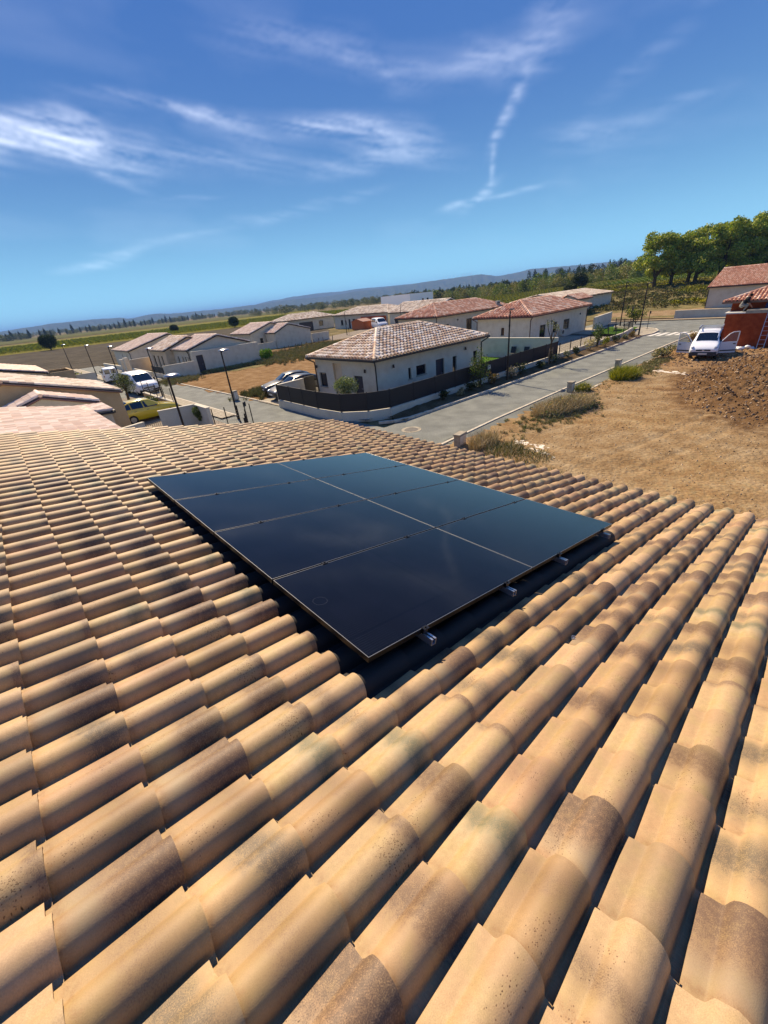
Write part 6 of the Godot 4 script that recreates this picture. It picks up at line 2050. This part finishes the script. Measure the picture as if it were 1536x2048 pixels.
	for k in 5200:
		var p: Vector2
		var c := lin(160, 146, 106).lerp(lin(120, 126, 76), rg.randf())
		var sc := rg.randf_range(0.6, 1.3)
		if k < 200: p = Vector2(rg.randf_range(26.0, 44.0), -10.3 + rg.randfn(0.0, 0.3)); sc *= 0.4
		elif k < 500: p = Vector2(31.5, -9.9) + Vector2(rg.randfn(0.0, 1.4), rg.randfn(0.0, 0.4)); sc *= 0.7
		elif k < 900: p = Vector2(20.5, -9.7) + Vector2(rg.randfn(0.0, 1.8), rg.randfn(0.0, 0.6)); sc *= 0.7
		elif k < 1700: p = Vector2(rg.randf_range(18.6, 27.6), -53.7 + absf(rg.randfn(0.0, 0.6))); sc *= 1.4
		elif k < 3600: p = Vector2(26.0, -53.0).lerp(Vector2(45.0, -60.0), rg.randf()) + Vector2(rg.randfn(0.0, 1.0), rg.randfn(0.0, 2.6)); sc *= 2.0
		elif k < 4000: p = Vector2(16.2, -31.2) + Vector2(rg.randfn(0.0, 0.8), rg.randfn(0.0, 0.8) - 1.6); c = c.lerp(lin(80, 92, 46), 0.4); sc *= 1.8
		elif k < 4500: p = Vector2(14.9, -51.0) + Vector2(rg.randfn(0.0, 1.0), rg.randfn(0.0, 1.2)); sc *= 1.3
		else: p = Vector2(rg.randf_range(33.0, 38.0), -10.0 + rg.randfn(0.0, 0.3)); sc *= 0.6
		xf.push_back(Transform3D(Basis(Vector3.UP, rg.randf() * TAU).scaled(Vector3.ONE * sc), Vector3(p.x, 0.05, p.y)))
		cols.push_back(c * rg.randf_range(0.7, 1.2))
	scatter("grass", tuft, M.dry, xf, cols, "rough grass and weeds along the verges and the fallow lot", "grass")
	shrub("fig_bush", "bright green climbing bush at the end of the blank white wall block", Vector3(27.9, 0, -54.6), Vector3(1.3, 1.9, 1.0), 1800, 0.10, [lin(104, 140, 40), lin(84, 122, 36), lin(128, 156, 60)], 74)
	shrub("garden_shrub", "low green shrub on the gravel beside the olive tree", Vector3(8.6, 0, -38.2), Vector3(0.6, 0.9, 0.6), 500, 0.06, green, 75)
	shrub("garden_shrub", "leafy young bush at the end of the row of far neighbours", Vector3(7.4, 0, -66.0), Vector3(1.3, 1.9, 1.2), 700, 0.10, green + yellow, 76)
	shrub("verge_shrub", "yellow green bush by the sign at the crossing", Vector3(64.5, 0.05, -21.2), Vector3(1.5, 1.8, 1.4), 1200, 0.09, yellow + green, 77)

func tree_thing(called: String, label: String, at: Vector3, crown: ArrayMesh, trunk: ArrayMesh, sc: Vector3, turn: float, group: String) -> Node3D:
	var o := thing(called, label, "tree", at, turn, group)
	var a := MeshInstance3D.new()
	a.name = "trunk"; a.mesh = trunk
	o.add_child(a)
	var b := MeshInstance3D.new()
	b.name = "crown"; b.mesh = crown
	o.add_child(b)
	o.scale = sc
	return o

func build_far_trees() -> void:
	var leaf := [lin(128, 146, 54), lin(150, 162, 62), lin(110, 130, 50), lin(174, 176, 72), lin(188, 182, 82)]
	# row of old plane trees on the rise
	var crowns: Array[ArrayMesh] = []
	var trunks: Array[ArrayMesh] = []
	for v in 3:
		var r := rnd(900 + v)
		var blobs := []
		var tk := Shape.new()
		tk.tube(Vector3(0, -0.4, 0), Vector3(0.1, 2.4, 0), 0.55, 0.42, 9)
		for k in 24:
			var a := TAU * k / 24.0 * 3.0 + r.randf()
			var lvl := k / 23.0
			var rad := lerpf(4.4, 2.6, lvl) * r.randf_range(0.45, 1.05)
			var c := Vector3(cos(a) * rad, lerpf(3.6, 11.8, lvl) + r.randf_range(-0.8, 0.8), sin(a) * rad)
			blobs.push_back([c, Vector3(r.randf_range(1.3, 2.2), r.randf_range(1.0, 1.7), r.randf_range(1.3, 2.2))])
			if k % 4 == 0:
				var mid := Vector3(c.x * 0.45, lerpf(2.4, c.y, 0.55), c.z * 0.45)
				tk.tube(Vector3(0.1, 2.3, 0), mid, 0.26, 0.17, 7); tk.tube(mid, c, 0.17, 0.06, 6)
		crowns.push_back(leaf_cloud(r, blobs, 10000, 0.25, leaf, 0.25).mesh(M.leaf))
		trunks.push_back(tk.mesh(M.bark))
	var rr := rnd(950)
	for k in 11:
		var f := k / 10.0
		var p := Vector2(141.0, -43.5).lerp(Vector2(166.0, -2.0), f) + Vector2(rr.randf_range(-1.5, 1.5), rr.randf_range(-1.0, 1.0))
		var sc := lerpf(0.98, 1.08, f) * rr.randf_range(0.95, 1.05)
		tree_thing("plane_tree", "outermost plane tree of the row, its crown hanging low over the field" if k == 0 else "old plane tree in the row on the rise beyond the crossing", Vector3(p.x, land(p.x, p.y), p.y), crowns[k % 3], trunks[k % 3], Vector3(sc, sc, sc), rr.randf() * 6.0, "plane trees in a row on the rise")
	for k in 6:   # the second line of the avenue behind
		var p := Vector2(150.0, -38.0).lerp(Vector2(172.0, -8.0), k / 5.0)
		var sc := rr.randf_range(0.98, 1.08)
		tree_thing("plane_tree", "plane tree of the second line, half hidden behind the row on the rise", Vector3(p.x, land(p.x, p.y), p.y), crowns[(k + 1) % 3], trunks[(k + 1) % 3], Vector3(sc, sc, sc), rr.randf() * 6.0, "plane trees in a row on the rise")
	# lone round tree in the vineyard, bushes in the fields
	var dk := [lin(40, 54, 26), lin(52, 66, 32), lin(34, 46, 24), lin(64, 74, 38)]
	var rb := rnd(970)
	var ball := leaf_cloud(rb, [[Vector3(0, 3.0, 0), Vector3(3.0, 2.6, 3.0)], [Vector3(1.2, 4.0, 0.5), Vector3(1.8, 1.5, 1.8)], [Vector3(-1.3, 3.6, -0.6), Vector3(1.7, 1.7, 1.7)]], 5000, 0.20, dk, 0.4).mesh(M.leaf)
	var bt := Shape.new()
	bt.tube(Vector3(0, -0.3, 0), Vector3(0, 2.0, 0), 0.22, 0.16, 7)
	var btm := bt.mesh(M.bark)
	for q in [[167.0, -76.0, 1.0, "dense round dark tree standing alone at the vineyard edge"], [19.6, -212.0, 1.0, "dark round bush alone at the edge of the stubble field"], [92.0, -205.0, 0.85, "small bare topped tree at the edge of the vineyard beyond the joined houses"], [112.0, -190.0, 0.5, "lone small tree where stubble and vineyard meet"], [131.0, -62.0, 0.6, "rounded pale bush in front of the round dark tree"], [73.0, -232.0, 0.7, "rust tinged bush at the vineyard edge behind the joined houses"]]:
		tree_thing("field_tree", q[3], Vector3(q[0], land(q[0], q[1]), q[1]), ball, btm, Vector3.ONE * q[2], q[0], "lone trees in the fields")
	# wood on the right: one mass of mixed trees
	var clump := leaf_cloud(rnd(980), [[Vector3(0, 0.5, 0), Vector3(0.5, 0.45, 0.5)], [Vector3(0.1, 0.75, 0), Vector3(0.32, 0.28, 0.32)], [Vector3(-0.2, 0.3, 0.1), Vector3(0.4, 0.3, 0.4)]], 420, 0.05, [Color(1, 1, 1)], 0.3)
	var xf: Array[Transform3D] = []
	var cols: Array[Color] = []
	var rw := rnd(981)
	for k in 900:
		var az := deg_to_rad(rw.randf_range(45.0, 80.0))
		var f := rw.randf()
		var d := lerpf(215.0, 360.0, f)
		if rad_to_deg(az) < 56.0: d += 60.0
		var h := rw.randf_range(3.0, 6.8)
		var q := rw.randf()
		var c := lin(148, 134, 88).lerp(lin(120, 122, 74), rw.randf())
		if q > 0.55: c = lin(96, 112, 62).lerp(lin(126, 136, 72), rw.randf())
		if q > 0.9: c = lin(50, 64, 42); 
		if q > 0.8: h *= 1.25
		var p := Vector3(sin(az) * d, 0, -cos(az) * d)
		p.y = land(p.x, p.z) - 0.3
		xf.push_back(Transform3D(Basis(Vector3.UP, rw.randf() * TAU).scaled(Vector3(h * rw.randf_range(0.7, 1.2), h, h * rw.randf_range(0.7, 1.2))), p))
		cols.push_back(c * rw.randf_range(0.8, 1.2))
	for k in 160:   # tall dark conifers behind
		var az := deg_to_rad(rw.randf_range(47.0, 76.0))
		var d := rw.randf_range(380.0, 440.0)
		var h := lerpf(6.0, 11.0, rw.randf()) * (0.8 if rad_to_deg(az) < 60.0 else 1.2)
		var p := Vector3(sin(az) * d, 0, -cos(az) * d)
		p.y = land(p.x, p.z)
		xf.push_back(Transform3D(Basis(Vector3.UP, rw.randf() * TAU).scaled(Vector3(h * 0.42, h * 1.1, h * 0.42)), p))
		cols.push_back(lin(46, 60, 44) * rw.randf_range(0.8, 1.2))
	# hedges and woods across the plain
	for k in 1000:
		var az := deg_to_rad(rw.randf_range(-6.0, 62.0))
		var band := rw.randi_range(0, 3)
		var d: float = [780.0 + rad_to_deg(az) * 14.0, 1080.0 + rad_to_deg(az) * 9.0, 1500.0, 2100.0][band] * rw.randf_range(0.97, 1.03)
		if band == 0 and rad_to_deg(az) > 26.0: d = rw.randf_range(480.0, 700.0)
		var h := rw.randf_range(4.0, 9.0) * (1.0 if band < 2 else 1.5)
		var p := Vector3(sin(az) * d, 0, -cos(az) * d)
		p.y = land(p.x, p.z)
		xf.push_back(Transform3D(Basis(Vector3.UP, rw.randf() * TAU).scaled(Vector3(h * rw.randf_range(1.0, 1.8), h, h * rw.randf_range(1.0, 1.8))), p))
		cols.push_back(lin(70, 82, 50).lerp(lin(104, 106, 66), rw.randf()) * rw.randf_range(0.8, 1.1))
	scatter("far_wood", clump, M.leaf, xf, cols, "distant woods and hedges between the vineyards and the hills", "wood")
	# pointed cypresses in the far line on the left
	var cy := leaf_cloud(rnd(990), [[Vector3(0, 4.5, 0), Vector3(1.3, 4.2, 1.3)], [Vector3(0, 7.5, 0), Vector3(0.8, 2.6, 0.8)]], 500, 0.35, [lin(38, 52, 34), lin(50, 62, 40), lin(30, 42, 30)], 0.4).mesh(M.leaf)
	var ct := Shape.new()
	ct.tube(Vector3.ZERO, Vector3(0, 3.0, 0), 0.3, 0.2, 6)
	var ctm := ct.mesh(M.bark)
	for k in 46:
		var f := (k + rr.randf_range(-0.3, 0.3)) / 45.0
		var p := Vector2(-10.0, -775.0).lerp(Vector2(430.0, -1050.0), f)
		var s := rr.randf_range(0.75, 1.5)
		tree_thing("cypress_tree", "pointed dark cypress in the far line of trees across the plain", Vector3(p.x, 0, p.y), cy, ctm, Vector3(s * 1.2, s, s * 1.2), rr.randf() * 6.0, "cypresses across the plain")
	# vines in rows
	var vine := leaf_cloud(rnd(995), [[Vector3(0, 0.75, 0), Vector3(0.9, 0.5, 0.38)]], 46, 0.22, [Color(1, 1, 1)], 0.2)
	var vx: Array[Transform3D] = []
	var vc: Array[Color] = []
	var rv := rnd(996)
	for j in 34:   # beyond the stubble field
		for i in 110:
			var z := -200.0 - j * 3.6
			var x := -60.0 + i * 2.3 + j * 0.4
			if z > -236.0 + (x + 90.0) * 0.2 - 6.0: continue
			vx.push_back(Transform3D(Basis(Vector3.UP, rv.randfn(0.0, 0.1)).scaled(Vector3(1.2, 1.0 * rv.randf_range(0.8, 1.2), 1.3)), Vector3(x + rv.randf(), 0.02, z)))
			vc.push_back(lin(136, 134, 44).lerp(lin(112, 120, 42), rv.randf()) * rv.randf_range(0.85, 1.15))
	for j in 44:   # behind the houses, towards the wood
		for i in 80:
			var f := i / 79.0
			var a := Vector2(86.0, -64.0 - j * 2.6)
			var b := Vector2(240.0, -72.0 - j * 3.0)
			var p := a.lerp(b, f)
			vx.push_back(Transform3D(Basis(Vector3.UP, rv.randfn(0.0, 0.1)).scaled(Vector3(1.2, rv.randf_range(0.8, 1.2), 1.1)), Vector3(p.x, land(p.x, p.y), p.y)))
			vc.push_back(lin(118, 120, 54).lerp(lin(134, 128, 64), rv.randf()) * rv.randf_range(0.8, 1.15))
	for j in 26:   # by the plane trees
		for i in 60:
			var p := Vector2(170.0 + j * 4.0, -70.0 + i * 1.7)
			vx.push_back(Transform3D(Basis(Vector3.UP, PI / 2).scaled(Vector3(1.1, 1.0, 1.1)), Vector3(p.x, land(p.x, p.y), p.y)))
			vc.push_back(lin(98, 116, 40) * rv.randf_range(0.8, 1.15))
	scatter("vines", vine, M.leaf, vx, vc, "rows of green vines across the plain", "vines")
	# yellow flowering weeds and tussocks on the field before the plane trees
	var weed := leaf_cloud(rnd(997), [[Vector3(0, 0.35, 0), Vector3(0.6, 0.35, 0.6)]], 40, 0.16, [Color(1, 1, 1)], 0.2)
	var wx: Array[Transform3D] = []
	var wc: Array[Color] = []
	var patch := noise(998, 0.05, 2)
	for k in 5200:
		var p := Vector2(rv.randf_range(72.0, 165.0), rv.randf_range(-70.0, 2.0))
		var n := patch.get_noise_2d(p.x, p.y)
		if p.x < 84.0 and p.y > -34.0: continue
		if n < -0.05 and rv.randf() < 0.6: continue
		var c := lin(122, 112, 76).lerp(lin(88, 96, 52), rv.randf())
		if n > 0.12 and p.x > 90.0: c = lin(150, 144, 46).lerp(lin(104, 112, 46), rv.randf())
		var s := rv.randf_range(0.5, 1.3)
		wx.push_back(Transform3D(Basis(Vector3.UP, rv.randf() * TAU).scaled(Vector3(s, s * 0.8, s)), Vector3(p.x, land(p.x, p.y), p.y)))
		wc.push_back(c * rv.randf_range(0.75, 1.15))
	scatter("field_weeds", weed, M.dry, wx, wc, "yellow flowering weeds and tussocks on the field before the plane trees", "weeds")

func build_hills() -> void:
	# [azimuth, height in degrees] of the skyline
	var near := [[-40.0, 0.5], [-20.0, 0.62], [-8.0, 0.42], [1.95, 0.47], [4.3, 0.62], [6.4, 0.74], [9.29, 0.77], [12.5, 0.69], [13.2, 0.5], [15.8, 0.72], [18.3, 0.55], [20.3, 0.57], [22.8, 0.54], [26.5, 0.62], [31.9, 0.78], [35.0, 0.72], [40.3, 0.95], [45.0, 1.05], [49.85, 1.23], [54.4, 1.33], [56.8, 0.96], [58.3, 1.06], [60.3, 1.29], [62.5, 1.23], [66.3, 1.14], [72.0, 1.0], [85.0, 0.9], [110.0, 1.0], [130.0, 0.8]]
	var mid := [[20.0, 0.2], [26.0, 0.55], [29.5, 0.9], [31.97, 1.07], [35.0, 1.16], [37.5, 1.11], [40.35, 1.2], [43.8, 1.13], [47.7, 1.12], [52.0, 0.8], [60.0, 0.6]]
	var scrub := spread(paint(rgb(220, 220, 220), 1.0, 0.0, 0.0), ground_texture(256, 601, [rgb(60, 72, 44), rgb(84, 92, 58), rgb(118, 112, 82)], 0.03, 0.12, 0.0, Color.WHITE, 0.4), 900.0)
	var i := 0
	for set_ in [[near, 6000.0, "hills"], [mid, 8000.0, "hills_behind"]]:
		var line: Array = set_[0]
		var d: float = set_[1]
		var f := noise(700 + i, 0.9, 4)
		var rows := [[], [], [], [], []]
		var a0: float = line[0][0]
		var a1: float = line[line.size() - 1][0]
		var steps := int((a1 - a0) / 0.2)
		var at := 0
		for k in steps + 1:
			var az := lerpf(a0, a1, float(k) / steps)
			while at < line.size() - 2 and az > line[at + 1][0]: at += 1
			var t: float = clampf((az - line[at][0]) / (line[at + 1][0] - line[at][0]), 0.0, 1.0)
			t = t * t * (3.0 - 2.0 * t)
			var el := lerpf(line[at][1], line[at + 1][1], t) + f.get_noise_2d(az * 1.2, 0.0) * 0.035
			var dir := Vector3(sin(deg_to_rad(az)), 0, -cos(deg_to_rad(az)))
			var h := d * tan(deg_to_rad(el)) + 6.2
			var q := [[0.80, 0.0], [0.86, 0.28 + f.get_noise_2d(az * 2.0, 9.0) * 0.2], [0.93, 0.62 + f.get_noise_2d(az * 2.0, 19.0) * 0.22], [1.0, 1.0], [1.12, 0.0]]
			for m in 5: rows[m].push_back(dir * d * q[m][0] + Vector3(0, maxf(h * q[m][1], -2.0), 0))
		var s := Shape.new()
		var turn: Vector3 = (rows[0][1] - rows[0][0]).cross(rows[1][0] - rows[0][0])
		s.grid(rows, [], turn.y < 0.0)
		struct(set_[2], s, scrub)
		i += 1
	# wind turbines on the ridge
	var white := paint(rgb(225, 228, 232), 0.5)
	var r := rnd(1200)
	var azs := [50.25, 50.71, 51.21, 51.67, 52.16, 52.44, 52.6, 52.82, 53.13, 53.37, 53.55]
	for k in azs.size():
		var a: float = deg_to_rad(azs[k])
		var d := 6030.0
		var o := thing("wind_turbine", "white wind turbine standing on the far hill ridge", "wind turbine", Vector3(sin(a) * d, 6000.0 * tan(deg_to_rad(lerpf(1.24, 1.33, k / 10.0))) - 2.0, -cos(a) * d), r.randf_range(-0.6, 0.2), "wind turbines on the ridge")
		var h := r.randf_range(32.0, 38.0)
		var tw := Shape.new()
		tw.tube(Vector3.ZERO, Vector3(0, h, 0), 1.8, 1.0, 8)
		part(o, "tower", tw, white)
		var nc := Shape.new()
		nc.bevel_box(Vector3(-1.2, h - 1.0, -3), Vector3(1.2, h + 1.2, 3), 0.3)
		part(o, "nacelle", nc, white)
		var turn := r.randf() * TAU
		for b in 3:
			var bl := Shape.new()
			var q := turn + TAU * b / 3.0
			bl.tube(Vector3(0, h, 3.6), Vector3(cos(q) * 16.0, h + sin(q) * 16.0, 3.6), 0.8, 0.25, 5)
			part(o, "blade", bl, white)
